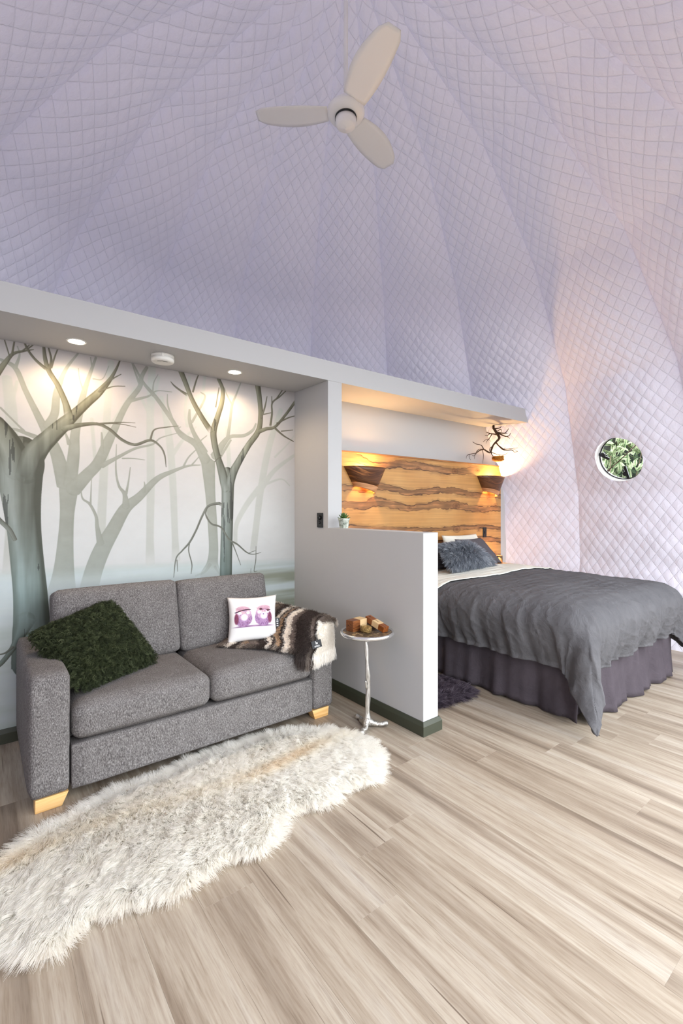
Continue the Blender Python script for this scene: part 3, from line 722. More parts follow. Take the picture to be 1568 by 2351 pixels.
# ------------------------------------------------------------------ cushions on the sofa
# bird cushion
def paint_birds():
    H = W = 420; y, x = np.mgrid[0:H,0:W]/float(W); img = np.ones((H,W,3))*np.array((236,234,231)); r = np.random.default_rng(3)
    def blend(m, c): 
        nonlocal img; m = np.clip(m,0,1)[...,None]; img = img*(1-m)+np.array(c,float)*m
    def ell(cx, cy, a, b, soft=.08, rot=0.0):
        dx, dy = x-cx, y-cy; u = dx*math.cos(rot)+dy*math.sin(rot); w = -dx*math.sin(rot)+dy*math.cos(rot)
        return np.clip((1-np.sqrt((u/a)**2+(w/b)**2))/soft, 0, 1)
    def dab(px, py, dx, dy, wd, c, al=.8):
        L = math.hypot(dx,dy)+1e-9; tx,ty = dx/L,dy/L; u = (x-px)*tx+(y-py)*ty; w = -(x-px)*ty+(y-py)*tx
        blend(np.clip(1.2-np.abs(w)/wd*(1+np.clip(u/L,0,1)*.8),0,1)*((u>0)&(u<L))*al, c)
    blend(ell(.50,.655,.42,.028,.9)*.85, (188,140,180)); blend(ell(.32,.655,.22,.02,.9)*.8,(120,70,120)); blend(ell(.70,.655,.20,.02,.9)*.8,(120,70,120))
    for cx, tilt in ((.315,0.0), (.685,.0)):
        s = -1 if cx < .5 else 1
        blend(ell(cx,.50,.165,.165,.06), (196,158,196)); blend(ell(cx,.40,.150,.12,.08), (214,180,204))
        blend(ell(cx+.01*s,.325,.135,.085,.10), (226,190,198))
        blend(ell(cx-.13*1.0 if cx<.5 else cx+.13,.50,.045,.12,.3), (168,96,118))
        for q in range(260):                                    # plumage streaks
            a = r.random()*6.28; rr = .155*math.sqrt(r.random()); px, py = cx+rr*math.cos(a), .485+rr*math.sin(a)*1.02
            hot = abs(px-cx)/.16 > .45 or py > .55
            if hot or r.random() < .25: dab(px, py, (px-cx)*.12, .024, .0032, [(120,66,122),(150,84,150),(176,92,120),(98,56,92)][r.integers(4)], .65)
        blend(ell(cx+.015,.475 if cx<.5 else .46,.075,.085,.5), (250,246,247))
        blend(ell(cx-.07,.385,.055,.045,.6), (246,238,240)); blend(ell(cx+.085,.385,.045,.042,.6), (246,238,240))
        for q in range(34):
            t = -1+2*q/33; dab(cx+t*.045, .345, t*.10, -.085+.03*t*t, .0035, [(196,128,150),(160,98,128),(236,206,214)][q%3], .7)
        if cx < .5:
            for t in np.linspace(0,1,24): blend(ell(cx-.145+.27*t,.375-.045*math.sin(t*2.0)-.012*t,.020,.010,.5)*.9, (74,42,66))
            blend(ell(cx-.055,.343,.026,.013,.3), (186,120,116)); blend(ell(cx-.055,.343,.010,.009,.3), (48,24,40))
            blend(ell(cx+.03,.352,.045,.018,.4,-.2), (206,172,200)); dab(cx+.045,.37,.004,.045,.004,(90,50,84),.9)
        else:
            for t in np.linspace(0,1,22): blend(ell(cx-.06+.19*t,.325+.03*t,.018,.008,.5)*.85, (88,50,76))
            for ex, ey in ((cx-.045,.325),(cx+.095,.355)):
                blend(ell(ex,ey,.027,.027,.3), (92,48,72)); blend(ell(ex,ey,.016,.016,.3), (196,128,120)); blend(ell(ex,ey,.008,.008,.3), (32,16,30))
            blend(ell(cx+.035,.35,.045,.018,.5,.25), (222,184,206)); dab(cx+.03,.36,.01,.03,.004,(120,66,104),.9); blend(ell(cx+.005,.43,.02,.014,.5),(150,96,170))
    img = 255*np.clip(img/255,0,1)**np.array((1.5,1.5,1.38))
    img = img*.72+img.mean(2,keepdims=True)*.28
    img += ((fnoise(H,W,80,80,2)-.5)*4)[...,None]
    return np.clip(img/255,0,1)
c00, c10, c11, c01 = (1.205,2.695,.458), (1.505,2.585,.458), (1.540,2.670,.735), (1.245,2.782,.732)
v, f, uvs, nr = pillow(c00, c10, c11, c01, 0.105, 30, 0.085, 4, 0.006)
kk, tx = picture_mat('printed_cotton', paint_birds(), 0.8, 0.1); kk.bump(kk.noise(kk.coord('Object'), 260, 2), 0.12, 0.002)
BC = mesh('bird_cushion', v, f, kk.m, uv=(np.asarray(uvs)-.5)/1.14+.5); tag(BC, 'small white square cushion printed with two purple birds', 'cushion')
# little black side label
p0 = np.array(c10)*.62+np.array(c11)*.38; ax = (np.array(c11)-np.array(c10)); ax /= np.linalg.norm(ax); out = np.array(c10)-np.array(c00); out /= np.linalg.norm(out)
p0 = p0-out*0.014; V = []
for o_ in (-.001, .001):
    for a, b in ((-.03,0),(.03,0),(.03,.026),(-.03,.026)): V.append(tuple(p0+ax*a+out*b+np.array(nr)*o_))
t_ = mesh('side_label', V, boxv(0,1,0,1,0,1)[1], plain('black_satin', srgb(24,24,30), .5), BC, smooth=False)
V = []
for i, (a, w) in enumerate(((-.020,.012),(-.006,.010),(.008,.012),(.020,.006))):
    for (da, db) in ((-.003,-w/2),(.003,-w/2),(.003,w/2),(-.003,w/2)): V.append(tuple(p0+ax*(a+da)+out*(.013+db)+np.array(nr)*.0016))
mesh('label_mark', V, [(0,1,2,3),(4,5,6,7),(8,9,10,11),(12,13,14,15)], plain('white_print', srgb(226,226,226), .6), BC, smooth=False)

# green long-haired cushion
g00, g10, g11, g01 = (.355,2.455,.475), (.735,2.655,.475), (.555,2.790,.770), (.215,2.735,.665)
v, f, uvs, nr = pillow(g00, g10, g11, g01, 0.14, 26, 0.06, 9)
GC = mesh('fluffy_cushion', v, f, plain('green_hide', srgb(48, 58, 36), .9), uv=uvs); tag(GC, 'dark green shaggy long-haired cushion leaning in the left corner of the sofa', 'cushion')
rt, rn = sample_mesh(v, f, 42000, 11)
keep = (rn @ nr) > -0.25; rt, rn = rt[keep], rn[keep]
cen = v.mean(0); outw = rt-cen; outw -= np.outer(outw@nr, nr); outw /= np.linalg.norm(outw,axis=1)[:,None]+1e-9
edge = np.clip(np.linalg.norm(rt-cen,axis=1)/.25, 0, 1.2)[:,None]
jit = rng.normal(0,.22,rn.shape)
dr = rn*1.0+outw*edge**2*.9+jit; dr /= np.linalg.norm(dr,axis=1)[:,None]
M_GF = fur_mat('green_wool', [(0.0, srgb(30,35,22)), (0.45, srgb(52,60,38)), (0.78, srgb(80,89,60)), (1.0, srgb(132,139,106))], .6, .25)
bend = np.zeros_like(dr); bend[:,2] = -0.28; bend += nr*.05
fur('wool', rt, dr, bend, .046+.020*rng.random(len(rt)), .0008, M_GF, GC, 9, None, .84, .0115, .0085, 1.7, 5)

# ------------------------------------------------------------------ throw over the right arm
E_ = [(1.175,2.715,.452),(1.275,2.60,.456),(1.385,2.475,.458),(1.465,2.365,.448),(1.510,2.302,.418),(1.600,2.296,.420),(1.690,2.300,.435),(1.735,2.302,.450)]
M1 = [(1.315,2.86,.470),(1.395,2.74,.474),(1.475,2.62,.488),(1.535,2.47,.505),(1.565,2.325,.495),(1.630,2.306,.510),(1.700,2.310,.520),(1.742,2.312,.525)]
M2 = [(1.530,2.95,.560),(1.560,2.83,.574),(1.590,2.68,.592),(1.605,2.52,.602),(1.615,2.385,.602),(1.660,2.330,.595),(1.710,2.325,.590),(1.750,2.328,.585)]
T_ = [(1.660,3.00,.615),(1.690,2.88,.610),(1.715,2.74,.610),(1.735,2.60,.608),(1.755,2.47,.606),(1.765,2.40,.602),(1.770,2.36,.596),(1.774,2.335,.588)]
U_ = [(1.768,3.01,.590),(1.779,2.89,.570),(1.782,2.76,.575),(1.783,2.62,.572),(1.784,2.49,.570),(1.784,2.42,.568),(1.784,2.37,.562),(1.783,2.335,.556)]
rows = [spline(r_, 10) for r_ in (E_, M1, M2, T_, U_)]
TH = np.stack([spline([r_[i] for r_ in rows], 11) for i in range(len(rows[0]))], 0)      # [b, a, 3]
nb, na = TH.shape[:2]
bb, aa = np.meshgrid(np.linspace(0,1,nb), np.linspace(0,1,na), indexing='ij')
du = np.gradient(TH, axis=0); dv = np.gradient(TH, axis=1); nn = np.cross(dv, du); nn /= np.linalg.norm(nn,axis=2)[...,None]+1e-9
if nn[nb//3, na//3, 2] < 0: nn = -nn
wav = (np.sin(bb*46+aa*5)*.5+np.sin(bb*27-aa*7+1)*.5)*.006*(1-aa*.5)
TH = TH+nn*(wav+.006)[...,None]
TH[...,2] += np.clip(np.where(aa<.45, .004, 0),0,1)
def paint_throw():
    H, W = 300, 480; y, x = np.mgrid[0:H,0:W]; a = 1-(y+.5)/H; b = (x+.5)/W          # first row on top = a 1
    b = b+(fnoise(H,W,9,6,4)-.5)*.05+(fnoise(H,W,40,60,14)-.5)*.03; a = a+(fnoise(H,W,8,12,8)-.5)*.05
    dk, md, lt, cr, tn = (62,54,52),(118,106,100),(170,158,148),(232,222,208),(178,146,114)
    st = [(0,md),(.05,cr),(.085,dk),(.12,tn),(.16,md),(.22,dk),(.27,cr),(.295,dk),(.315,tn),(.345,dk),(.375,cr),(.42,md),(.455,dk),(.60,md),(.64,dk),(.675,md)]
    img = np.zeros((H,W,3)); 
    for p, c in st: img[b>=p] = c
    top = a > .66; blk = b >= .675
    img[blk & (a<.52)] = (240,237,230); img[blk & (a>=.52) & (a<.80)] = (128,117,112); img[blk & (a>=.80)] = (222,212,200)
    band = (a>.84)&(a<.90)&~blk; img[band] = img[band]*.4+np.array(cr)*.6; band = (a>.70)&(a<.76)&~blk; img[band] = img[band]*.5+np.array(dk)*.5
    img = img*(.82+.36*fnoise(H,W,60,150,5))[...,None]
    return np.clip(img/255,0,1)
thr = paint_throw(); kk, _ = picture_mat('mohair_weave', thr, .95, .05)
THR = mesh('throw_blanket', TH.reshape(-1,3), gridf(nb,na), kk.m, uv=np.stack([bb,aa],-1).reshape(-1,2))
so = THR.modifiers.new('thickness','SOLIDIFY'); so.thickness = .004; so.offset = 0
tag(THR, 'brown, cream and black woven fringed throw over the right sofa arm', 'blanket')
def at_img(a_, b_): 
    H, W = thr.shape[:2]; return thr[np.clip(((1-a_)*H).astype(int),0,H-1), np.clip((b_*W).astype(int),0,W-1)]
def throw_fur(name, ia, ib, dirs, length, rad, parent, bendv, pts, seed):
    """strands sorted by the colour of the weave they grow from (three shades)"""
    ra, rb = ia, ib; P = TH[(rb*(nb-1)).astype(int), (ra*(na-1)).astype(int)]
    col = at_img(ra, rb).mean(1)
    M = bpy.data.materials.get('mohair_nap') or fur_mat('mohair_nap', [(0.0, srgb(52,46,44)), (.3, srgb(96,86,82)), (.5, srgb(158,146,136)), (.72, srgb(226,214,200)), (.86, srgb(250,246,240)), (1.0, srgb(254,252,248))], .85, .1, .5)
    P = P + rng.normal(0,.0025,P.shape); nrm = nn[(rb*(nb-1)).astype(int), (ra*(na-1)).astype(int)]
    d = dirs(nrm, len(P)); return fur(name, P, d, np.broadcast_to(np.array(bendv,float),d.shape), length, rad, M, parent, pts, np.clip(col+rng.normal(0,.06,len(col)),0,1), .35, .01, 0, 1, seed)
ra, rb = rng.random(30000), rng.random(30000)
def nap(nrm, k_):
    d = nrm*.55+rng.normal(0,.35,(k_,3)); d[:,0] -= .55; d[:,1] -= .35; d[:,2] -= .25; return d/np.linalg.norm(d,axis=1)[:,None]
throw_fur('nap', ra, rb, nap, .012+.012*rng.random(30000), .0005, THR, (0,0,-.1), 4, 3)
rb = rng.random(3600); ra = rng.random(3600)*.03
front = lambda q: np.clip((q-.45)/.15,0,1)[:,None]
def frg(nrm, k_):
    q = front(rb); d = (1-q)*np.array([-.62,-.62,.04])+q*np.array([-.12,-.12,-1.0]); d = d+rng.normal(0,.17,(k_,3))*np.array([1,1,.5]); d[:,2] = np.where(q[:,0]<.4, np.abs(d[:,2])*.6+.05, d[:,2]); return d/np.linalg.norm(d,axis=1)[:,None]
throw_fur('fringe', ra, rb, frg, (.040+.030*rng.random(3600))*(1+.25*front(rb)[:,0]), .0012, THR, (0,0,-.12), 5, 8)
# sewn woven label with a pale animal mark
ctr = TH[int(.665*(nb-1)), int(.20*(na-1))]+np.array([-.004,-.024,.006]); R_ = Matrix.Translation(Vector(ctr)) @ Matrix.Rotation(math.radians(-6),4,'Y') @ Matrix.Rotation(math.radians(-14),4,'X') @ Matrix.Rotation(math.radians(-12),4,'Z')
v, f = boxv(-.031,.031,-.0012,0,-.022,.022); LB = mesh('sewn_label', xf(v,R_), f, plain('black_satin_label', srgb(22,23,28), .5), THR, smooth=False); LB['label'] = 'black sewn label with a white animal mark'
pic = [[(-.006,-.002),(-.0045,.004),(-.0055,.015),(-.003,.0135),(-.002,.006),(.005,.006),(.008,.003),(.007,-.002),(.0055,-.006),(.0045,-.006),(.004,-.001),(-.002,-.001),(-.003,-.006),(-.0042,-.006),(-.0045,-.001)]]
V, F_ = [], []
for poly_ in pic: F_.append(tuple(range(len(V), len(V)+len(poly_)))); V += [(x_, -.0016, y_+.004) for x_, y_ in poly_]
for r_ in range(2):
    x_ = -.016
    while x_ < .015:
        w_ = .002+.002*random.random(); z_ = -.009-.0055*r_; i0 = len(V); V += [(x_,-.0016,z_-.0016),(x_+w_,-.0016,z_-.0016),(x_+w_,-.0016,z_+.0016),(x_,-.0016,z_+.0016)]; F_.append((i0,i0+1,i0+2,i0+3)); x_ += w_+.0012
mesh('label_print', xf(V,R_), F_, bpy.data.materials['white_print'], LB, smooth=False)

# ------------------------------------------------------------------ long sheepskin rug
RP = [(-.10,2.02),(.057,2.115),(.143,2.195),(.248,2.225),(.36,2.275),(.464,2.318),(.60,2.322),(.70,2.315),(.80,2.350),(.90,2.362),(.99,2.375),(1.10,2.355),(1.20,2.372),(1.30,2.362),(1.42,2.315),(1.504,2.262),(1.60,2.185),(1.67,2.085),(1.71,1.94),(1.69,1.83),(1.64,1.74),(1.57,1.66),(1.50,1.61),(1.43,1.605),(1.37,1.645),(1.29,1.635),(1.20,1.60),(1.10,1.645),(1.01,1.645),(.95,1.585),(.88,1.535),(.804,1.525),(.73,1.575),(.65,1.565),(.58,1.54),(.50,1.535),(.42,1.57),(.35,1.585),(.27,1.605),(.22,1.565),(.15,1.545),(.08,1.59),(.02,1.66),(-.06,1.70),(-.16,1.72),(-.22,1.85),(-.18,1.97)]
RP = spline(RP+[RP[0]], 4)[:-1]
RT = np.roll(RP,-1,0)-np.roll(RP,1,0); RT /= np.linalg.norm(RT,axis=1)[:,None]; RP = RP+np.stack([RT[:,1],-RT[:,0]],1)*.026
def pelt(name, poly, zc, mat):
    """hide: outline filled, domed a little, with thickness"""
    bm = bmesh.new(); vs = [bm.verts.new((x,y,.004)) for x,y in poly]; fc = bm.faces.new(vs); bmesh.ops.triangulate(bm, faces=[fc])
    r = bmesh.ops.extrude_face_region(bm, geom=list(bm.faces)); 
    for e in r['geom']:
        if isinstance(e, bmesh.types.BMVert): e.co.z = zc
    bmesh.ops.recalc_face_normals(bm, faces=bm.faces)
    me = bpy.data.meshes.new(name); bm.to_mesh(me); bm.free(); me.materials.append(mat); o = bpy.data.objects.new(name, me); return link(o)
M_HIDE = plain('cream_hide', srgb(240, 232, 220), .9)
RUG = pelt('sheepskin_rug', RP, .014, M_HIDE); tag(RUG, 'long cream sheepskin rug with wavy edges lying on the floor before the sofa', 'rug')
lo, hi = RP.min(0), RP.max(0); P = lo+(hi-lo)*rng.random((260000,2)); P = P[in_poly(P, RP)][:165000]
ed, din = edge_info(P, RP); th = .030*np.clip(ed/.12,0,1)**.6
roots = np.column_stack([P, .010+th*.5]); k_ = len(P)
e_ = np.clip(1-ed/.05,0,1)[:,None]
flow = np.stack([np.sin(P[:,1]*6+P[:,0]*2)*.22-.22, np.cos(P[:,0]*5-P[:,1]*2)*.18-.55], 1)
tu = sinwarp(P, 31, 60., 2)[:,None]; tv = sinwarp(P, 37, 60., 2)[:,None]
dr = np.zeros((k_,3)); dr[:,:2] = flow*(1-e_*.7)*.85 + din*e_*.85+np.hstack([tu,tv])*.10+rng.normal(0,.08,(k_,2)); dr[:,2] = .56-.20*e_[:,0]+.06*rng.normal(0,1,k_)
dr /= np.linalg.norm(dr,axis=1)[:,None]; bd = np.zeros((k_,3)); bd[:,:2] = dr[:,:2]*.35+np.hstack([tu,tv])*.15; bd[:,2] = -.22
lenv = (.030+.024*rng.random(k_))*(1+.35*sinwarp(P, 41, 45., 2))
spine = .62*np.exp(-((P[:,1]-(2.06-.02*P[:,0]+.035*np.sin(P[:,0]*5)))/.05)**2)*(.35+.65*np.clip((P[:,0]-.85)/.3,0,1)*np.clip((1.55-P[:,0])/.2,0,1))
spine2 = np.exp(-((P[:,1]-(2.05+.02*np.sin(P[:,0]*7)))/.05)**2)*np.clip((.30-P[:,0])/.2,0,1)*.4
pat = (np.sin(P[:,0]*23+np.sin(P[:,1]*17))*np.sin(P[:,1]*29+P[:,0]*11)*.5+.5)*.10
tone = np.clip(.96-.9*spine-.6*spine2-pat*.6+rng.normal(0,.05,k_),0,1)
M_RF = fur_mat('sheep_wool', [(0.0, srgb(236,216,184)), (.35, srgb(250,241,226)), (.7, srgb(255,252,245)), (1.0, srgb(255,254,251))], .8, .05, .72)
fur('wool', roots, dr, bd, np.maximum(lenv,.018), 0.0007, M_RF, RUG, 6, tone, .24, .016, .0010, .7, 2)

# ------------------------------------------------------------------ side table and what stands on it
TX, TY, TZ = 1.812, 2.072, 0.572
ST = empty('side_table', (TX, TY, 0)); tag(ST, 'small round silver side table with branch-shaped stem beside the low wall', 'table')
k = N('cast_aluminium', .34, .5, .9); n_ = k.noise(stretched(k, k.coord('Object'), (90,90,14)), 1.0, 4, .6, 1.0); k.color(k.ramp(n_, [(.3, srgb(150,146,140)), (.5, srgb(206,203,198)), (.7, srgb(236,234,230))])); k.bump(n_, .9, .006); M_ALU = k.m
M_RIM = plain('polished_aluminium', srgb(214,214,214), .22, .5, .9)
k = N('burl_inlay', .3, .5); n_ = k.noise(k.coord('Object'), 26, 6, .7, 1.8); k.color(k.ramp(n_, [(.36, srgb(46,38,33)), (.48, srgb(92,76,62)), (.54, srgb(58,50,46)), (.62, srgb(196,168,120)), (.68, srgb(74,62,52))])); M_BURL = k.m
v, f = lathe([(0.0,.545),(.118,.545),(.140,.549),(.156,.556),(.160,.563),(.160,.572),(.155,.578),(.148,.577),(.146,.570),(.0,.570)], 64); mesh('tray_rim', v, f, M_RIM, ST)
v, f = lathe([(.0,.5702),(.1462,.5702),(.1462,.5722),(.0,.5722)], 64); mesh('tray_inlay', v, f, M_BURL, ST, smooth=False)
zs = np.linspace(.02,.548,34); pts = np.stack([.006*np.sin(zs*9)+.002*np.sin(zs*31), .005*np.cos(zs*11), zs], 1)
rr = .0175-.008*(zs/.55)+.0015*np.sin(zs*45)+.016*np.clip((.085-zs)/.07,0,1)**1.5+.012*np.clip((zs-.53)/.02,0,1)
st = [tube(pts, rr, 12)]
st.append(tube(spline([(-.006,-.004,.235),(-.014,-.007,.262),(-.021,-.009,.285)],3), [.008]*3+[.006]*3+[.005], 7))
mesh('stem', *merge(st), M_ALU, ST)
cf = np.array([.6155,.788]); cr = np.array([.788,-.6155])
for dirv, L in ((cr*.98+cf*.10, .125), (-cr*.45+cf*.95, .13), (-cr*.35-cf*.9, .12)):
    d2 = dirv/np.linalg.norm(dirv); side_ = np.array([-d2[1], d2[0]]); q = []
    for t, h, w in ((0,.045,.0), (.2,.030,.0), (.45,.017,.006), (.7,.018,-.004), (.88,.019,.004), (1.0,.0185,.004)): q.append((*(d2*L*t+side_*w), h))
    sp = spline(q, 4); rr = np.interp(np.linspace(0,1,len(sp)), [0,.25,.5,.75,.9,1], [.022,.017,.0135,.0135,.0155,.013]); 
    mesh('root_foot', *tube(sp, rr, 9), M_ALU, ST)
def rel(r_, f_): p = cr*r_+cf*f_; return TX+p[0], TY+p[1]
M_ROSE = woodmat('striped_rosewood', [(.3, srgb(34,18,10)), (.42, srgb(96,52,28)), (.52, srgb(140,86,48)), (.64, srgb(62,32,18))], (5, 150, 150), .3)
M_TEAK = woodmat('orange_wood', [(.3, srgb(96,50,22)), (.55, srgb(132,74,34)), (.75, srgb(158,96,50))], (5, 70, 70), .3)
M_DARKW = woodmat('dark_wood', [(.3, srgb(40,26,18)), (.7, srgb(82,52,34))], (5, 70, 70), .35)
M_KRAFT = plain('kraft_paper', srgb(206,176,132), .8)
def wbox(name, c, dirv, L, w, h, m, label, band=(.3,.7), pitch=0.0, z0=TZ, hole=False):
    a = math.atan2(dirv[1], dirv[0]); o = box(name, -L/2, L/2, -w/2, w/2, 0, h, m, None, .002)
    o.location = (c[0], c[1], z0); o.rotation_euler = (0, pitch, a); tag(o, label, 'box', 'wooden boxes on the side table')
    if band:
        e = .0007; v1, f1 = boxv(-L/2+band[0]*L, -L/2+band[1]*L, -w/2-e, w/2+e, .0006, h+e); p = mesh('paper_band', v1, f1, M_KRAFT, o, smooth=False); p['label'] = 'pale brown paper band'
        V=[];F_=[]; 
        for i in range(5):
            x0 = -L/2+band[0]*L+.006+i*.0052; V += [(x0,-.0035,h+e+.0002),(x0+.0036,-.0035,h+e+.0002),(x0+.0036,.0025,h+e+.0002),(x0,.0025,h+e+.0002)]; F_.append((4*i,4*i+1,4*i+2,4*i+3))
        if hole: mesh('band_print', V, F_, M_DARKW, p, smooth=False)
    if hole:
        vv, ff = lathe([(.0,h+.0002),(.006,h+.0002),(.006,h+.0008),(.0,h+.0008)], 16); mesh('finger_hole', [(x_-L/2+.018,y_,z_) for x_,y_,z_ in vv], ff, M_BLACK, o, smooth=False)
    return o
dA = cr*.72+cf*.69
wbox('wooden_box', rel(-.062,.038), dA, .120, .060, .064, M_ROSE, 'short wooden box of striped wood, left one on the round side table', (.50,.98))
wbox('wooden_box', rel(.010,.100), cr*.97+cf*.2, .10, .045, .036, M_DARKW, 'dark wooden box lying behind the other boxes on the side table', None)
dB = cr*.66-cf*.75
wbox('wooden_box', rel(.055,.032), dB, .160, .044, .034, M_TEAK, 'long orange wooden box with paper band, tilted up on the dark box', (.38,.72), math.radians(15), TZ+.0215, True)
# small nest
k = N('dry_grass', .9, .1); k.color(k.ramp(k.noise(k.coord('Object', (1,1,1)), 160, 3), [(.3, srgb(92,70,40)), (.6, srgb(168,138,88)), (.75, srgb(206,180,128))])); M_NEST = k.m
def nest(name, loc, r0, h, n, mat, seed):
    r = random.Random(seed); parts = [lathe([(.0,.001),(r0*.62,.001),(r0*.9,h*.35),(r0*.95,h*.8),(r0*.72,h*.95),(r0*.5,h*.7),(.0,h*.4)], 20)]
    for i in range(n):
        a = r.random()*6.28; z = h*(.15+.85*r.random()); rr_ = r0*(.82+.25*r.random()); L = .5+.7*r.random(); q = []
        for s in range(5): t = a+L*(s/4-.5); q.append((rr_*(1+.12*r.uniform(-1,1))*math.cos(t), rr_*math.sin(t)*(1+.12*r.uniform(-1,1)), max(.001,z+r.uniform(-.12,.12)*h)))
        parts.append(tube(q, r0*.022, 4, False))
    o = mesh(name, *merge(parts), mat); o.location = loc; return o
x_, y_ = rel(-.008,-.020); o = nest('bird_nest', (x_,y_,TZ), .032, .036, 110, M_NEST, 5); tag(o, 'tiny woven bird nest between the boxes on the side table', 'nest')

# ------------------------------------------------------------------ bed
XL, XR, YF, YH, ZT = 2.845, 4.345, 1.305, 3.10, 0.690
def linen(name, c0, c1, bumpv=.35):
    k = N(name, .92, .06); v = k.coord('Object'); w = k.noise(v, 9, 6, .66, 2.2); n = k.noise(v, 420, 2)
    k.color(k.mix(k.noise(v, 5, 4, .6, .8), c0, c1)); b = k.bump(w, bumpv, .03); k.bump(n, .18, .002, b); return k.m
M_DUVET = linen('charcoal_linen', srgb(78, 77, 80), srgb(102, 101, 104), .42)
M_SKIRT = linen('plum_linen', srgb(62, 57, 62), srgb(84, 77, 83), .3)
M_SAGE = linen('pale_sage_linen', srgb(208, 208, 198), srgb(222, 221, 211), .2)
BED = empty('bed', ((XL+XR)/2, (YF+YH)/2, 0)); tag(BED, 'queen bed with gathered plum linen skirt against the wooden headboard', 'bed'); bx, by = (XL+XR)/2, (YF+YH)/2
v, f = rounded_box(XR-XL-.03, YH-YF-.03, .26, .05, 8); mesh('mattress', [(a,b,c+.53) for a,b,c in v], f, M_SAGE, BED)
box('bed_base', -(XR-XL)/2+.04, (XR-XL)/2-.04, -(YH-YF)/2+.04, (YH-YF)/2-.04, .03, .40, M_SKIRT, BED, .01)
def skirt(name, p0, p1, nrm, seed, flare=.03):
    n, m = 90, 14; V = np.zeros((n,m,3)); p0 = np.array(p0); p1 = np.array(p1); nrm = np.array(nrm); L = np.linalg.norm(p1-p0)
    for i in range(n):
        t = i/(n-1); s_ = t*L
        for j in range(m):
            q = j/(m-1); amp = .004+.013*q
            o_ = amp*(math.sin(s_*15+seed)+.7*math.sin(s_*31+seed*2)+.4*math.sin(s_*57+seed))+flare*q*q
            V[i,j,:2] = p0+(p1-p0)*t+nrm*(o_-.004); V[i,j,2] = .42-(.408+.006*math.sin(s_*17+seed))*q
    V[...,:2] -= np.array([bx,by]); o = mesh(name, V.reshape(-1,3), gridf(n,m), M_SKIRT, BED); s = o.modifiers.new('thick','SOLIDIFY'); s.thickness = .004; return o
skirt('bed_skirt', (XL,YH), (XL,YF+.012), (-1,0), 1.0, .012); skirt('bed_skirt', (XL+.03,YF-.004), (XR-.012,YF-.03), (0,-1), 2.2, .03); skirt('bed_skirt', (XR,YF), (XR,YH), (1,0), 4.0, .012)

def drape(ss, tt, off=0.0, r=.12, crown=.03, seed=0, amp=1.0):
    S, T = np.meshgrid(ss, tt, indexing='ij'); ins = r-.035
    xl, xr, yf = XL+ins, XR-ins, YF+ins
    ds = np.where(S<xl, xl-S, np.where(S>xr, S-xr, 0)); sx = np.where(S<xl,-1.0,1.0); dt = np.where(T<yf, yf-T, 0)
    rho = np.hypot(ds, dt); cx = np.clip(S, xl, xr); cy = np.maximum(T, yf); th = np.arctan2(dt, ds+1e-9)
    ux = np.where(rho>0, sx*ds/(rho+1e-9), 0); uy = np.where(rho>0, -dt/(rho+1e-9), 0)
    R_ = r+off; a = np.minimum(rho/R_, PI/2); o_ = R_*np.sin(a); dz = R_*(1-np.cos(a))+np.maximum(0, rho-R_*PI/2)
    low = np.clip((rho-.10)/.35, 0, 1); side = np.where(dt>ds, S, T)
    wv = (np.sin(side*19+seed+np.sin(rho*5+side*4))+.6*np.sin(side*37+1+seed+rho*3)+.35*np.sin(side*71+2+rho*7))*.016*low*amp
    corner = np.clip(np.minimum(ds,dt)/.18, 0, 1); o_ = o_+wv*(1-.6*corner)+corner*.22*np.clip((rho-.15)/.5,0,1)*np.sin(2*th)**2+.055*np.sin(PI*np.clip(rho/.44,0,1))
    th_n = th; 
    X = cx+ux*o_; Y = cy+uy*o_
    mid = np.clip((1-((S-(XL+XR)/2)/(.5*(XR-XL)))**2),0,1)*np.clip((T-YF)/.35,0,1)
    Z = ZT+off-dz+crown*mid**.6
    P3 = np.stack([S*1.4,T*1.4],-1); Z = Z+np.where(rho<.12, (sinwarp(P3, 3+seed, 3.0)*.013+sinwarp(np.stack([S*.8,T*2.4],-1), 9+seed, 7.0)*.006)*amp, 0)*np.clip(1-rho/.12,0,1)
    Z = Z-.09*corner*np.clip((rho-.3)/.3,0,1)
    Z = np.maximum(Z, .012+.012*np.sin(S*40)**2)
    P3 = np.stack([X,Y,Z],-1); gu = np.gradient(P3,axis=0); gv = np.gradient(P3,axis=1); nn_ = np.cross(gu,gv); nn_ /= np.linalg.norm(nn_,axis=2)[...,None]+1e-9
    if nn_[len(ss)//2,-1,2] < 0: nn_ = -nn_
    q2 = np.stack([S,T],-1); wp = sinwarp(q2, 50+seed, 4.0)*2.2+sinwarp(q2, 51+seed, 11.0)*.8; cr_ = 0
    for kx_, ky_, a_ in ((16,26,.0045),(-22,15,.004),(41,33,.0026),(8,47,.003),(-50,38,.002)):
        cr_ = cr_+a_*(1-np.abs(np.sin(S*kx_+T*ky_+wp*(1.4+.02*kx_)+kx_)))**3*np.clip(.45+.9*sinwarp(q2, 60+kx_+70, 3.5),0,1.2)
    fo = .007*(1-np.abs(np.sin(side*26+rho*4+wp*1.3)))**2*np.clip(rho/.2,0,1)
    return P3+nn_*((cr_+fo)*amp)[...,None]
ss = np.concatenate([np.linspace(XL-.385, XL+.12, 80, endpoint=False), np.linspace(XL+.12, XR-.12, 150, endpoint=False), np.linspace(XR-.12, XR+.375, 60)])
tt = np.concatenate([np.linspace(YF-.375, YF+.12, 80, endpoint=False), np.linspace(YF+.12, 2.45, 120)])
D = drape(ss, tt, .02, .12, .035, 0.0)
DUV = mesh('duvet', D.reshape(-1,3), gridf(len(ss),len(tt))[:, ::-1], M_DUVET); tag(DUV, 'rumpled charcoal linen duvet hanging over the bed with one corner touching the floor', 'bedding')
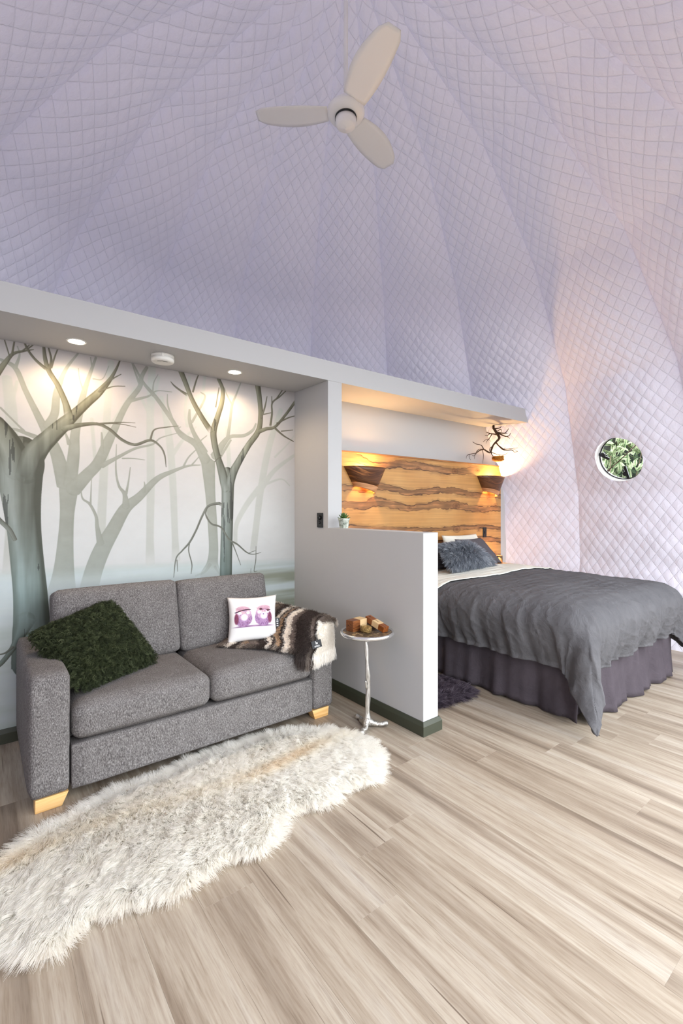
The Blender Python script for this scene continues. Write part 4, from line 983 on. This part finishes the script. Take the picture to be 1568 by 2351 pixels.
s = DUV.modifiers.new('loft','SOLIDIFY'); s.thickness = .022; s.offset = -1
tt2 = np.linspace(2.245, 2.78, 50); ss2 = np.concatenate([np.linspace(XL-.34, XL+.12, 50, endpoint=False), np.linspace(XL+.12, XR-.12, 60, endpoint=False), np.linspace(XR-.12, XR+.34, 40)])
D2 = drape(ss2, tt2, .034, .12, .035, 0.0); w_ = np.clip((XL+.35-ss2)/.35,0,1.5)[:,None]*(1-(tt2-tt2[0])/(tt2[-1]-tt2[0]))[None,:]; D2[...,1] += .11*w_; D2[...,2] -= np.clip((tt2-2.66)/.12,0,1)[None,:]*.012
FB = mesh('folded_edge', D2.reshape(-1,3), gridf(len(ss2),len(tt2))[:, ::-1], M_SAGE, DUV); s = FB.modifiers.new('loft','SOLIDIFY'); s.thickness = .006; s.offset = -1
FB['label'] = 'pale sage underside folded back'

# pillows
def lay_pillow(name, c00, c10, c11, c01, th, m, label, seed, pinch=.07):
    v, f, uvs, nr = pillow(c00, c10, c11, c01, th, 26, pinch, seed, .008); o = mesh(name, v, f, m, uv=uvs); tag(o, label, 'pillow', 'pillows on the bed'); return o, v, f, nr
M_DKP = linen('dark_grey_linen', srgb(78,74,78), srgb(92,88,92), .15)
lay_pillow('bed_pillow', (3.66,2.95,.70),(4.32,2.95,.70),(4.28,3.085,1.03),(3.70,3.085,1.03), .13, M_SAGE, 'pale sage pillow standing behind the dark pillow against the headboard', 3)
lay_pillow('bed_pillow', (2.90,2.95,.70),(3.56,2.95,.70),(3.54,3.085,1.03),(2.93,3.085,1.03), .13, M_SAGE, 'pale sage pillow at the left head of the bed, behind the low wall', 3)
lay_pillow('bed_pillow', (3.66,2.76,.735),(4.30,2.78,.735),(4.10,2.905,1.0),(3.68,2.905,1.0), .13, M_DKP, 'dark grey pillow leaning at the right side behind the fur cushion', 5)
lay_pillow('bed_pillow', (2.90,2.74,.748),(3.56,2.74,.748),(3.54,2.885,.98),(2.93,2.885,.98), .13, M_DKP, 'dark grey pillow on the left side of the bed near the low wall', 6)
v, f, uvs, nr = pillow((3.10,2.50,.798),(3.82,2.56,.788),(3.58,2.67,.965),(3.16,2.67,.97), .15, 24, .02, 8)
FC = mesh('fur_cushion', v, f, plain('grey_hide', srgb(96,100,108), .9), uv=uvs); tag(FC, 'blue-grey long fur cushion in front of the bed pillows', 'cushion')
rt, rn = sample_mesh(v, f, 15000, 4); kp = rn@nr > -.4; rt, rn = rt[kp], rn[kp]; cen = np.array([3.52,2.57,.90]); ow = rt-cen; ow /= np.linalg.norm(ow,axis=1)[:,None]+1e-9
dr = rn*.45+ow*.8+rng.normal(0,.16,rn.shape); dr /= np.linalg.norm(dr,axis=1)[:,None]; bd = ow*.15; bd[:,2] -= .3
M_FF = fur_mat('grey_fur', [(0.0, srgb(70,75,84)), (.4, srgb(122,128,138)), (.75, srgb(164,169,177)), (1.0, srgb(206,209,214))], .6, .25)
fur('fur', rt, dr, bd, .045+.02*rng.random(len(rt)), .0008, M_FF, FC, 5, None, .5, .02, 0, 1, 6)

# dark rug between low wall and bed
DP = spline([(2.20,2.08),(2.316,1.985),(2.45,1.975),(2.60,1.955),(2.725,1.985),(2.775,2.10),(2.76,2.35),(2.74,2.68),(2.6,2.86),(2.40,2.88),(2.25,2.78),(2.21,2.45),(2.20,2.08)], 4)[:-1]
DR_ = pelt('fur_rug', DP, .012, plain('dark_hide', srgb(58,52,60), .9)); tag(DR_, 'dark purple-grey fur rug on the floor between low wall and bed', 'rug')
lo, hi = DP.min(0), DP.max(0); P = lo+(hi-lo)*rng.random((40000,2)); P = P[in_poly(P, DP)]; P = P[(P[:,1] < 2.5)|(rng.random(len(P))<.25)][:17000]; ed, din = edge_info(P, DP)
e_ = np.clip(1-ed/.06,0,1)[:,None]; k_ = len(P); dr = np.zeros((k_,3)); dr[:,:2] = din*e_*.9+rng.normal(0,.3,(k_,2))+np.array([.15,-.3]); dr[:,2] = .7-.35*e_[:,0]; dr /= np.linalg.norm(dr,axis=1)[:,None]; bd = dr*.2; bd[:,2] = -.25
fur('fur', np.column_stack([P, .010+.02*np.clip(ed/.1,0,1)]), dr, bd, .045+.01*rng.random(k_), .0008, fur_mat('dark_fur', [(0.0, srgb(44,38,46)), (.45, srgb(82,72,84)), (1.0, srgb(150,138,150))], .6, .25), DR_, 5, None, .55, .02, 0, 1, 9)

# ------------------------------------------------------------------ headboard, its lights, bedside
HX0, HX1, HZ0, HZ1, HY = 2.131, 4.848, .34, 1.790, 3.150
def paint_headboard():
    W, H = 1100, 620; x = np.linspace(HX0,HX1,W)[None,:]; z = np.linspace(HZ1,HZ0,H)[:,None]
    warpn = (fnoise(H,W,5,5,2)-.5); fine = fnoise(H,W,150,5,7); fine2 = fnoise(H,W,70,9,17)
    img = np.zeros((H,W,3)); base = np.array((172,122,66)); lt = np.array((192,147,90)); img[:] = base; img = img+(lt-base)*np.clip(fnoise(H,W,5,8,4)*1.6-.3,0,1)[...,None]
    img *= (.90+.2*fine)[...,None]
    bands = [(1.712,.030,1),(1.478,.027,2),(1.326,.034,2),(1.105,.020,5),(.965,.028,5),(.770,.026,8),(.60,.03,8),(.44,.025,11)]
    fx = fnoise(H,W,110,14,23); fy = fnoise(H,W,40,40,27)
    for zc, hw, sd in bands:
        n1 = vnoise(1,W,1,7,sd)[0]; n2 = vnoise(1,W,1,19,sd+40)[0]; n3 = vnoise(1,W,1,75,sd+60)[0]
        mid = zc+.045*(n1-.5)-.010*(x[0]-3.4); up = mid+hw*(.55+1.1*n2*(.5+n1)+.35*(n3-.5)); dn = mid-hw*(.55+1.1*(1-n2)*(.4+n1)+.35*(n3-.5))
        if zc > 1.6: fade = np.clip((x[0]-2.50)/.25,0,1)*np.clip((4.40-x[0])/.3,0,1)*.9+.10  # top band faded at its right end: lamp glare put into the colour
        elif zc > 1.2: fade = .55+.45*np.clip((x[0]-2.35)/.3,0,1)
        else: fade = np.ones(W)
        zz = z+(fx-.5)*.022+(fy-.5)*.016; t = np.minimum(up[None,:]-zz, zz-dn[None,:]); m = np.clip(t/.012+.3,0,1)
        e = np.exp(-((t-.002)/.0045)**2)*np.clip(fine2*2.6-.5,0,1)
        inner = np.array((142,98,60))*(.55+.95*fx)[...,None]*(.85+.5*(fy-.4))[...,None]
        a = (m*fade[None,:]*(.68+.35*fy))[...,None]; img = img*(1-a)+inner*a
        a = (e*fade[None,:]*.85)[...,None]; img = img*(1-a)+np.array((58,34,18))*a
        halo = np.clip(1-np.abs(t+.012)/.02,0,1)*(fx>.5)*.25; img *= (1-(halo*fade[None,:])*.5)[...,None]
    for kx, kz, s_ in ((2.19,1.10,.020),(2.30,1.06,.014),(3.43,1.70,.014),(3.72,1.47,.012),(4.00,1.70,.022),(4.02,1.33,.026),(4.03,1.08,.026),(4.42,1.06,.016),(4.75,1.34,.02),(4.40,1.73,.016),(3.3,1.31,.013)):
        d = np.sqrt(((x-kx)/(s_*1.7))**2+((z-kz)/s_)**2)+(fine-.5)*.3; a = np.clip(1.1-d,0,1)[...,None]*.75; img = img*(1-a)+np.array((96,58,32))*a
        a = (np.exp(-((d-1.25)/.18)**2)*.4)[...,None]; img = img*(1-a)+np.array((80,48,26))*a
    return np.clip(img/255,0,1)
kk, _ = picture_mat('figured_timber', paint_headboard(), .38, .4)
HB = empty('headboard', (3.5, 3.16, 0)); tag(HB, 'wide honey-coloured wooden headboard with dark figured bands on the bedroom wall', 'headboard')
v, f = boxv(HX0,HX1,HY,YW,HZ0,HZ1); mesh('panel', [(a-3.5,b-3.16,c) for a,b,c in v], f, kk.m, HB, smooth=False, uv=[((p[0]-HX0)/(HX1-HX0),(p[2]-HZ0)/(HZ1-HZ0)) for p in v])
M_CAP = woodmat('cap_rail', [(.3, srgb(112,70,36)), (.7, srgb(176,122,70))], (3, 60, 60))
box('cap_rail', HX0-3.5, HX1-3.5, HY-.008-3.16, YW-3.16, HZ1+.0002, HZ1+.016, M_CAP, HB, .002)

def venmat(name, stops, freq, rough):
    k = N(name, rough, .35); tc = k.add('ShaderNodeTexCoord'); sp = k.add('ShaderNodeSeparateXYZ'); k.link(tc.outputs['Object'], sp.inputs[0])
    sq = k.add('ShaderNodeMath', operation='MULTIPLY'); k.link(sp.outputs[0], sq.inputs[0]); k.link(sp.outputs[0], sq.inputs[1])
    ma = k.add('ShaderNodeMath', operation='MULTIPLY_ADD'); ma.inputs[1].default_value = -1.5; k.link(sq.outputs[0], ma.inputs[0]); k.link(sp.outputs[2], ma.inputs[2])
    oi = k.add('ShaderNodeObjectInfo'); cx = k.add('ShaderNodeCombineXYZ'); m2 = k.add('ShaderNodeMath', operation='MULTIPLY'); m2.inputs[1].default_value = freq; k.link(ma.outputs[0], m2.inputs[0])
    m3 = k.add('ShaderNodeMath', operation='MULTIPLY'); m3.inputs[1].default_value = 2.4; k.link(sp.outputs[0], m3.inputs[0]); k.link(m3.outputs[0], cx.inputs[0]); k.link(m2.outputs[0], cx.inputs[2]); k.link(oi.outputs['Random'], cx.inputs[1])
    n = k.noise(cx.outputs[0], 1.0, 4, .6, .6); k.color(k.ramp(n, stops)); return k.m
M_VEN = venmat('sconce_veneer', [(.28, srgb(58,36,24)), (.42, srgb(104,66,40)), (.52, srgb(72,44,28)), (.64, srgb(150,96,56)), (.78, srgb(96,60,36))], 26, .35)
M_VEN2 = venmat('sconce_edge_veneer', [(.3, srgb(168,112,72)), (.7, srgb(206,154,110))], 40, .4)
def sconce(cx, label):
    E_ = empty('wall_sconce', (cx, HY-.0005, 1.465)); tag(E_, label, 'wall light', 'wooden wall lights on the headboard')
    n = 40; th = np.linspace(0, PI, n); zt = .205
    def ring(q, off=0.0):
        a = .115+(.228-.115)*q-off; d = .085+(.140-.085)*q-off; tilt = -.035*(1-q)
        return np.stack([a*np.cos(th), -d*np.sin(th)**.85, q*zt+tilt*np.cos(th)*-1*0+ (1-q)*(.030*np.cos(th-PI*.0)*-1)], -1)
    def shell(name, q0, q1, m):
        qs = np.linspace(q0,q1,6); O = np.array([ring(q) for q in qs]); I = np.array([ring(q,.005) for q in qs]); V = np.vstack([O.reshape(-1,3), I.reshape(-1,3)]); k_ = len(qs); g = gridf(k_,n); F = np.vstack([g, (g+k_*n)[:, ::-1]]).tolist()
        for r_ in (0, k_-1):
            for j in range(n-1): a = r_*n+j; b = k_*n+a; F.append((a,a+1,b+1,b) if r_ else (a,b,b+1,a+1))
        o = mesh(name, V, F, m, E_); fixdir(None, None, o); return o
    shell('shade', .24, 1.0, M_VEN); shell('shade_band', 0.0, .239, M_VEN2)
    for x_, q in ((-.205,.90),(-.175,.62)):
        V, F = lathe([(0,0),(.004,0),(.004,.002),(0,.003)], 10); M = Matrix.Translation((x_*.985, -.024, q*zt+.02)) @ Matrix.Rotation(PI/2,4,'X') @ Matrix.Rotation(-.9,4,'Y'); mesh('screw', xf(V,M), F, M_RIM, E_)
    V, F = lathe([(0,0),(.022,0),(.022,.03),(0,.03)], 16); mesh('lamp_holder', xf(V, Matrix.Translation((0,-.032,.09))), F, M_WHITEP, E_)
    d = bpy.data.lights.new('sconce_lamp','POINT'); d.energy = 22.0; d.color = (1.0,.60,.25); d.shadow_soft_size = .025; L = bpy.data.objects.new('sconce_lamp', d); link(L, E_); L.location = (0,-.055,.145)
sconce(2.712, 'curved wooden wall light at the left of the headboard, nearest the pillar')
sconce(4.612, 'curved wooden wall light at the right end of the headboard')

def switch(name, M, w, h, label, knob=True):
    v, f = boxv(-w/2,w/2,-h/2,h/2,0,.008); o = mesh(name, xf(v,M), f, M_BLACK, bevel=.002); tag(o, label, 'switch')
    if knob:
        v, f = lathe([(0,.0082),(.017,.0082),(.016,.022),(.012,.024),(0,.024)], 20); mesh('dimmer_knob', xf([(a,b+.018,c) for a,b,c in v],M), f, M_BLACK, o)
        v, f = lathe([(0,.0082),(.010,.0082),(.009,.012),(0,.012)], 16); mesh('button', xf([(a,b-.018,c) for a,b,c in v],M), f, M_BLACK, o)
    else:
        v, f = boxv(-.012,.012,-.014,.014,.0082,.012); mesh('rocker', xf(v,M), f, M_BLACK, o, bevel=.001)
MX = Matrix.Translation((2.0-.0004,2.815,1.215)) @ Matrix(((0,0,-1,0),(-1,0,0,0),(0,1,0,0),(0,0,0,1)))
switch('light_switch', MX, .072, .108, 'black dimmer switch plate on the partition beside the succulent')
MX = Matrix.Translation((4.525,HY-.0004,1.032)) @ Matrix(((1,0,0,0),(0,0,-1,0),(0,1,0,0),(0,0,0,1)))
switch('light_switch', MX, .062, .112, 'black switch plate on the right part of the wooden headboard', False)

# bedside shelf with tea light glass (mostly behind the bed)
BT = empty('bedside_table', (4.60, 3.0, 0)); tag(BT, 'narrow wooden bedside table behind the right side of the bed', 'table')
box('table_top', -.20,.20,-.13,.13,.65,.675, M_PINE, BT, .003)
for a in (-.175,.175):
    for b in (-.105,.105): box('leg', a-.015,a+.015,b-.015,b+.015,0,.6498, M_PINE, BT, .002)
kg_ = N('amber_glass', .08, .5); kg_.color(srgb(255,224,180)); kg_.b.inputs['Transmission Weight'].default_value = .9; kg_.b.inputs['IOR'].default_value = 1.3
v, f = lathe([(.0,.0),(.035,.0),(.040,.03),(.038,.10),(.036,.10),(.037,.032),(.032,.006),(.0,.006)], 28); GL = mesh('tealight_glass', v, f, kg_.m); GL.location = (4.585,3.00,.6752); tag(GL, 'small glowing glass candle holder beside the dark pillow', 'candle')
v, f = lathe([(.0,.0065),(.026,.0065),(.026,.05),(.0,.05)], 20); mesh('candle', v, f, plain('wax', srgb(240,226,200), .5), GL)
ke = N('flame', .5); ke.b.inputs['Emission Color'].default_value = (1,.62,.25,1); ke.b.inputs['Emission Strength'].default_value = 14; v, f = lathe([(.0,.052),(.006,.058),(.008,.068),(.004,.084),(.0,.094)], 12); mesh('flame', v, f, ke.m, GL)
d = bpy.data.lights.new('candle_light','POINT'); d.energy = 1.6; d.color = (1,.5,.22); d.shadow_soft_size = .01; L = bpy.data.objects.new('candle_light', d); link(L, GL); L.location = (0,0,.125)

# ------------------------------------------------------------------ branch with nest under the bulkhead
CAMP = np.array([0,0,1.3]); SCB = .972
def pull(p): q = (np.array(p[:3])-CAMP)*SCB+CAMP; return (*q, p[3])
parts = []
for st_ in TWIGS:
    q = np.array([pull(p) for p in st_]); sp = spline(q, 4); sp[:,:3] += sinwarp(sp[:,:3], 4, 40.)[:,None]*.002; parts.append(tube(sp[:,:3], np.maximum(sp[:,3]*1.2,.0012), 6))
r0 = pull(TWIGS[0][0]); parts.append(tube([(r0[0],r0[1],r0[2]),(r0[0]+.01,r0[1]+.01,2.20),(r0[0]+.012,r0[1]+.012,2.2375)], [.012,.012,.013], 7))
k = N('dark_bark', .8, .2); k.color(k.ramp(k.noise(k.coord('Object'), 60, 4), [(.3, srgb(40,30,24)), (.7, srgb(84,62,46))])); M_TW = k.m
tag(mesh('hanging_branch', *merge(parts), M_TW), 'bare dark branch hanging under the bulkhead above the right bed light', 'branch')
k = N('straw', .9, .1); k.color(k.ramp(k.noise(k.coord('Object'), 120, 3), [(.3, srgb(120,72,26)), (.6, srgb(196,132,54)), (.8, srgb(222,170,90))]))
q = (np.array([4.594,3.02,1.863])-CAMP)*SCB+CAMP; o = nest('bird_nest', (q[0],q[1],q[2]-.030), .060, .06, 190, k.m, 3); tag(o, 'golden straw nest caught in the hanging branch', 'nest')

# ------------------------------------------------------------------ succulent on the low wall
PX, PY, PZ = 2.062, 2.612, 1.1602
PT = empty('potted_succulent', (PX,PY,PZ)); tag(PT, 'small green succulent in a weathered cement pot on the low wall', 'plant')
k = N('weathered_cement', .85, .15); n_ = k.noise(k.coord('Object'), 34, 5, .65, .6); k.color(k.ramp(n_, [(.34, srgb(86,92,80)), (.48, srgb(168,176,164)), (.64, srgb(206,210,200))])); k.bump(n_, .3, .003)
v, f = lathe([(.0,.0),(.030,.0),(.031,.004),(.0385,.056),(.0405,.057),(.0425,.072),(.0385,.072),(.036,.062),(.0,.062)], 36); mesh('pot', v, f, k.m, PT)
v, f = lathe([(.0,.0622),(.0355,.0622),(.0,.066)], 20); mesh('soil', v, f, plain('soil', srgb(52,44,36), .95), PT)
k = N('succulent_leaf', .45, .4); k.color(k.ramp(k.noise(k.coord('Object'), 30, 2), [(.3, srgb(44,74,36)), (.7, srgb(92,126,66))])); M_SUC = k.m
def suc_leaf(L, w):
    V, F = [], []; n = 7; m = 8
    for i in range(n):
        t = i/(n-1); wd = w*(math.sin(PI*min(1,.22+t*.78))**.8)*(1 if t<.98 else .1)+.0003; th = wd*.42
        for j in range(m): a = 2*PI*j/m; V.append((L*t, wd*math.cos(a), th*math.sin(a)+.35*L*t*t))
    for i in range(n-1):
        for j in range(m): F.append((i*m+j,i*m+(j+1)%m,(i+1)*m+(j+1)%m,(i+1)*m+j))
    F += [tuple(range(m-1,-1,-1)), tuple(range((n-1)*m,n*m))]; return V, F
base = None
for ring_, (cnt, el, L) in enumerate(((9,4,.050),(8,24,.046),(7,44,.042),(5,64,.036),(3,80,.028))):
    for i in range(cnt):
        if base is None: v, f = suc_leaf(1.0, .19); base = o = mesh('leaf', v, f, M_SUC, PT)
        else: o = base.copy(); link(o, PT)
        o.scale = (L,)*3; o.location = (0,0,.066+.004*ring_); o.rotation_euler = (0, -math.radians(el-8), 2*PI*i/cnt+ring_*.37)

# ------------------------------------------------------------------ lights and alarm on the bulkhead soffit
kd = N('lit_diffuser', .5); kd.b.inputs['Emission Color'].default_value = (1,.86,.66,1); kd.b.inputs['Emission Strength'].default_value = 12
for x_, y_, lab in ((.425,2.955,'recessed round downlight nearer the left edge of the alcove'), (1.375,2.950,'recessed round downlight right of the smoke alarm')):
    E_ = empty('downlight', (x_,y_,2.2385)); tag(E_, lab, 'ceiling light', 'downlights over the sofa')
    v, f = lathe([(.040,-.0002),(.052,-.0002),(.052,-.003),(.046,-.006),(.040,-.004)], 40, closed=True); mesh('bezel', v, f, M_WHITEP, E_)
    v, f = lathe([(.0,-.0025),(.040,-.0025)], 32); mesh('diffuser', v, f, kd.m, E_, smooth=False)
    d = bpy.data.lights.new('downlight_lamp','SPOT'); d.energy = 17; d.color = (1,.74,.46); d.spot_size = math.radians(158); d.spot_blend = .55; d.shadow_soft_size = .03; L = bpy.data.objects.new('downlight_lamp', d); link(L, E_); L.location = (0,0,-.012)
SA = empty('smoke_alarm', (.880,2.905,2.2385)); tag(SA, 'round white smoke alarm on the soffit between the two downlights', 'smoke alarm')
v, f = lathe([(.0,-.0002),(.066,-.0002),(.066,-.014),(.062,-.0145),(.062,-.018),(.067,-.0185),(.067,-.036),(.062,-.043),(.050,-.046),(.0,-.047)], 48); mesh('body', v, f, M_WHITEP, SA)
for a in (-.68,.02):
    v, f = boxv(-.016,.016,-.0015,.0015,-.0478,-.0465); mesh('slot', xf(v, Matrix.Rotation(a,4,'Z') @ Matrix.Translation((0,-.040,0)) ), f, M_BLACK, SA, smooth=False)
v, f = boxv(-.007,.007,-.0685,-.064,-.022,-.003); mesh('clip', xf(v, Matrix.Rotation(-.25,4,'Z')), f, M_WHITEP, SA, bevel=.001)

# ------------------------------------------------------------------ ceiling fan
M_FANW = plain('fan_white', srgb(244, 243, 241), 0.35)
FX, FY, FZ = 1.598, 2.007, 3.405
FAN = empty('ceiling_fan', (FX,FY,FZ)); tag(FAN, 'white three-bladed ceiling fan hanging on a long rod from the dome crown', 'fan')
v, f = lathe([(.012,.14),(.012,1.03)], 14); mesh('rod', v, f, M_FANW, FAN)
v, f = lathe([(.0,1.0),(.05,1.0),(.06,.975),(.06,.97),(.015,.92)], 24); mesh('canopy', v, f, M_FANW, FAN)
v, f = lathe([(.0,.066),(.055,.064),(.093,.072),(.104,.088),(.104,.100),(.085,.122),(.045,.150),(.02,.165),(.0,.165)], 48); mesh('motor_housing', v, f, M_FANW, FAN)
v, f = lathe([(.0,.054),(.060,.054),(.060,.066),(.0,.066)], 40); mesh('shadow_gap', v, f, M_BLACK, FAN)  # black disc fills the gap, standing in for its shade
v, f = lathe([(.0,.0),(.008,.0),(.009,.003),(.028,.004),(.030,.008),(.042,.010),(.053,.020),(.057,.035),(.058,.0535),(.0,.0535)], 48); mesh('bottom_cap', v, f, M_FANW, FAN)
for i in range(3):
    a = math.radians(18+120*i); n, m = 22, 7; V = np.zeros((n,m,3))
    for p in range(n):
        t = p/(n-1); r_ = .10+.40*t; w = .052+.034*math.sin(PI*min(1,t*.9+.1))-.03*max(0,t-.9)*10*.6
        for q in range(m): s_ = (q/(m-1)-.5); V[p,q] = (r_, s_*2*w-.012*math.sin(PI*t), .088+s_*2*w*-.22*(1-.5*t)+.012*t)
    o = mesh('blade', V.reshape(-1,3), gridf(n,m), M_FANW, FAN); o.rotation_euler = (0,0,a); s = o.modifiers.new('t','SOLIDIFY'); s.thickness = .005

# ------------------------------------------------------------------ round window
U_ax = np.cross(PN, [0,0,1]); U_ax /= np.linalg.norm(U_ax); V_ax = np.cross(U_ax, PN)
MW = Matrix(((U_ax[0],V_ax[0],-PN[0],0),(U_ax[1],V_ax[1],-PN[1],0),(U_ax[2],V_ax[2],-PN[2],0),(0,0,0,1)))
WI = empty('window_1', tuple(PORT)); WI['kind'] = 'structure'
def win(name, vf, m, smooth=True, bevel=0.0): return mesh(name, xf(vf[0], MW), vf[1], m, WI, smooth=smooth, bevel=bevel)
win('window_frame', lathe([(.2215,.012),(.232,.018),(.240,.010),(.240,-.10),(.2215,-.10)], 64, closed=True), M_WHITEP)
win('gasket', lathe([(.2140,-.055),(.2214,-.055),(.2214,-.070),(.2140,-.070)], 64, closed=True), M_BLACK)
k = N('window_glass', .02, .5); t_ = k.t; tr_ = k.add('ShaderNodeBsdfTransparent'); gl_ = k.add('ShaderNodeBsdfGlossy'); gl_.inputs['Roughness'].default_value = .02; fr_ = k.add('ShaderNodeFresnel'); fr_.inputs[0].default_value = 1.35; mx_ = k.add('ShaderNodeMixShader')
k.link(fr_.outputs[0], mx_.inputs[0]); k.link(tr_.outputs[0], mx_.inputs[1]); k.link(gl_.outputs[0], mx_.inputs[2]); k.link(mx_.outputs[0], k.n['Material Output'].inputs[0])
win('glass_pane', lathe([(.0,-.060),(.2138,-.060),(.2138,-.066),(.0,-.066)], 64), k.m, False)
def latch(u0,v0,u1,v1):
    d = np.array([u1-u0,v1-v0]); L = np.linalg.norm(d); a = math.atan2(d[1],d[0]); M = Matrix.Translation((u0,v0,-.045)) @ Matrix.Rotation(a,4,'Z')
    a1 = boxv(0,L,-.012,.012,0,.016); c_ = lathe([(0,.0),(.022,.0),(.022,.024),(.0,.024)], 14); c_ = ([(x+L*.42,y+.014,z) for x,y,z in c_[0]], c_[1]); e_ = boxv(L*.34,L*.8,.018,.027,.004,.014)
    win('latch', (xf(merge([a1,c_,e_])[0], M), merge([a1,c_,e_])[1]), M_BLACK, False)
latch(-.226,.065,-.122,.0); latch(.037,-.212,.013,-.083)
win('stay_rod', merge([tube([(-.137,-.115,-.030),(.0,-.002,-.032),(.161,.135,-.034)], [.005,.0045,.0055], 8), tube([(-.146,-.122,-.034),(-.130,-.109,-.030)], .011, 8), tube([(.152,.128,-.034),(.168,.141,-.034)], .010, 8)]), plain('bronze_metal', srgb(96,72,62), .35, .5, .6))

# ------------------------------------------------------------------ garden seen through it
SH = empty('garden_shrub', (6.75,2.70,-.3)); tag(SH, 'pale variegated leafy shrub outside the round window', 'shrub')
k = N('variegated_leaf', .5, .3); uvn = k.add('ShaderNodeUVMap'); uvn.uv_map = 'uv'; sp_ = k.add('ShaderNodeSeparateXYZ'); k.link(uvn.outputs[0], sp_.inputs[0])
ab = k.add('ShaderNodeMath', operation='ABSOLUTE'); k.link(sp_.outputs[0], ab.inputs[0]); ad = k.add('ShaderNodeMath', operation='ADD'); k.link(ab.outputs[0], ad.inputs[0]); k.link(k.noise(k.coord('Object', rnd=True), 3.0, 3), ad.inputs[1])
k.color(k.ramp(ad.outputs[0], [(.42, srgb(46,74,40)), (.62, srgb(84,112,66)), (.82, srgb(140,154,112)), (1.0, srgb(156,166,130))])); M_LEAF = k.m
def leafm(w, curl):
    V, F, UV = [], [], []; n = 6
    for i in range(n):
        t = i/(n-1); wd = w*math.sin(PI*(t*.96+.02))**.75
        for s_ in (-1,0,1): V.append((t-.0, s_*wd, -curl*t*t+.10*abs(s_)*wd*2)); UV.append((s_*wd/w, t))
    for i in range(n-1):
        for j in range(2): F.append((i*3+j,i*3+j+1,(i+1)*3+j+1,(i+1)*3+j))
    me = bpy.data.meshes.new('leaf'); me.from_pydata(V, [], F); l = me.uv_layers.new(name='uv')
    for lp in me.loops: l.data[lp.index].uv = UV[lp.vertex_index]
    me.materials.append(M_LEAF); return me
LM = [leafm(.20,.25), leafm(.24,.45), leafm(.17,.12)]
C0 = np.array([6.55,2.52,1.93]); rr_ = np.random.default_rng(5)
for i in range(285):
    a = rr_.normal(size=3); a /= np.linalg.norm(a); p = C0+a*np.array([.30,.50,.48])*rr_.random()**.5; o = bpy.data.objects.new('leaf', LM[i%3]); link(o, SH)
    o.location = tuple(p-np.array([6.75,2.70,-.3])); sc_ = .085+.055*rr_.random(); o.scale = (sc_,)*3; o.rotation_euler = (rr_.normal()*.7, .5+rr_.normal()*.5, rr_.random()*6.28)
st_ = []
for i in range(11):
    e_ = C0+rr_.normal(size=3)*np.array([.2,.34,.3]); b_ = np.array([6.85+rr_.normal()*.05,2.75+rr_.normal()*.05,-.29]); m_ = (e_*.45+b_*.55)+np.array([.12,.05,.15]); st_.append(tube([tuple(x-np.array([6.75,2.70,-.3])) for x in spline([b_,m_,e_],6)], np.linspace(.016,.004,13), 6))
mesh('stems', *merge(st_), plain('twig_bark', srgb(112,98,78), .9), SH)
# dense dark hedge, added as a backdrop so no bright sky shows behind
HG = empty('hedge', (8.4,3.3,-.3)); tag(HG, 'dark green hedge added as a dark backdrop behind the variegated shrub', 'hedge')
V, F = [], []; k_ = 5200; pos = np.stack([8.2+.5*rr_.random(k_), 1.2+4.4*rr_.random(k_), -.3+3.9*rr_.random(k_)],1); A_ = rr_.normal(size=(k_,3)); A_ /= np.linalg.norm(A_,axis=1)[:,None]; B_ = np.cross(A_, rr_.normal(size=(k_,3))); B_ /= np.linalg.norm(B_,axis=1)[:,None]
pos = pos-np.array([8.4,3.3,-.3]); q = np.stack([pos-A_*.07, pos+B_*.03, pos+A_*.07, pos-B_*.03],1).reshape(-1,3)
o = mesh('foliage', q, np.arange(4*k_).reshape(-1,4), plain('dark_leaf', srgb(44,62,36), .6), HG, smooth=False); o['kind'] = 'stuff'
box('hedge_core', .05,.5,-2.1,2.3,.0,3.6, plain('painted_shade', srgb(26,32,22), .95), HG)  # near-black core: inner shade of the hedge put into its colour
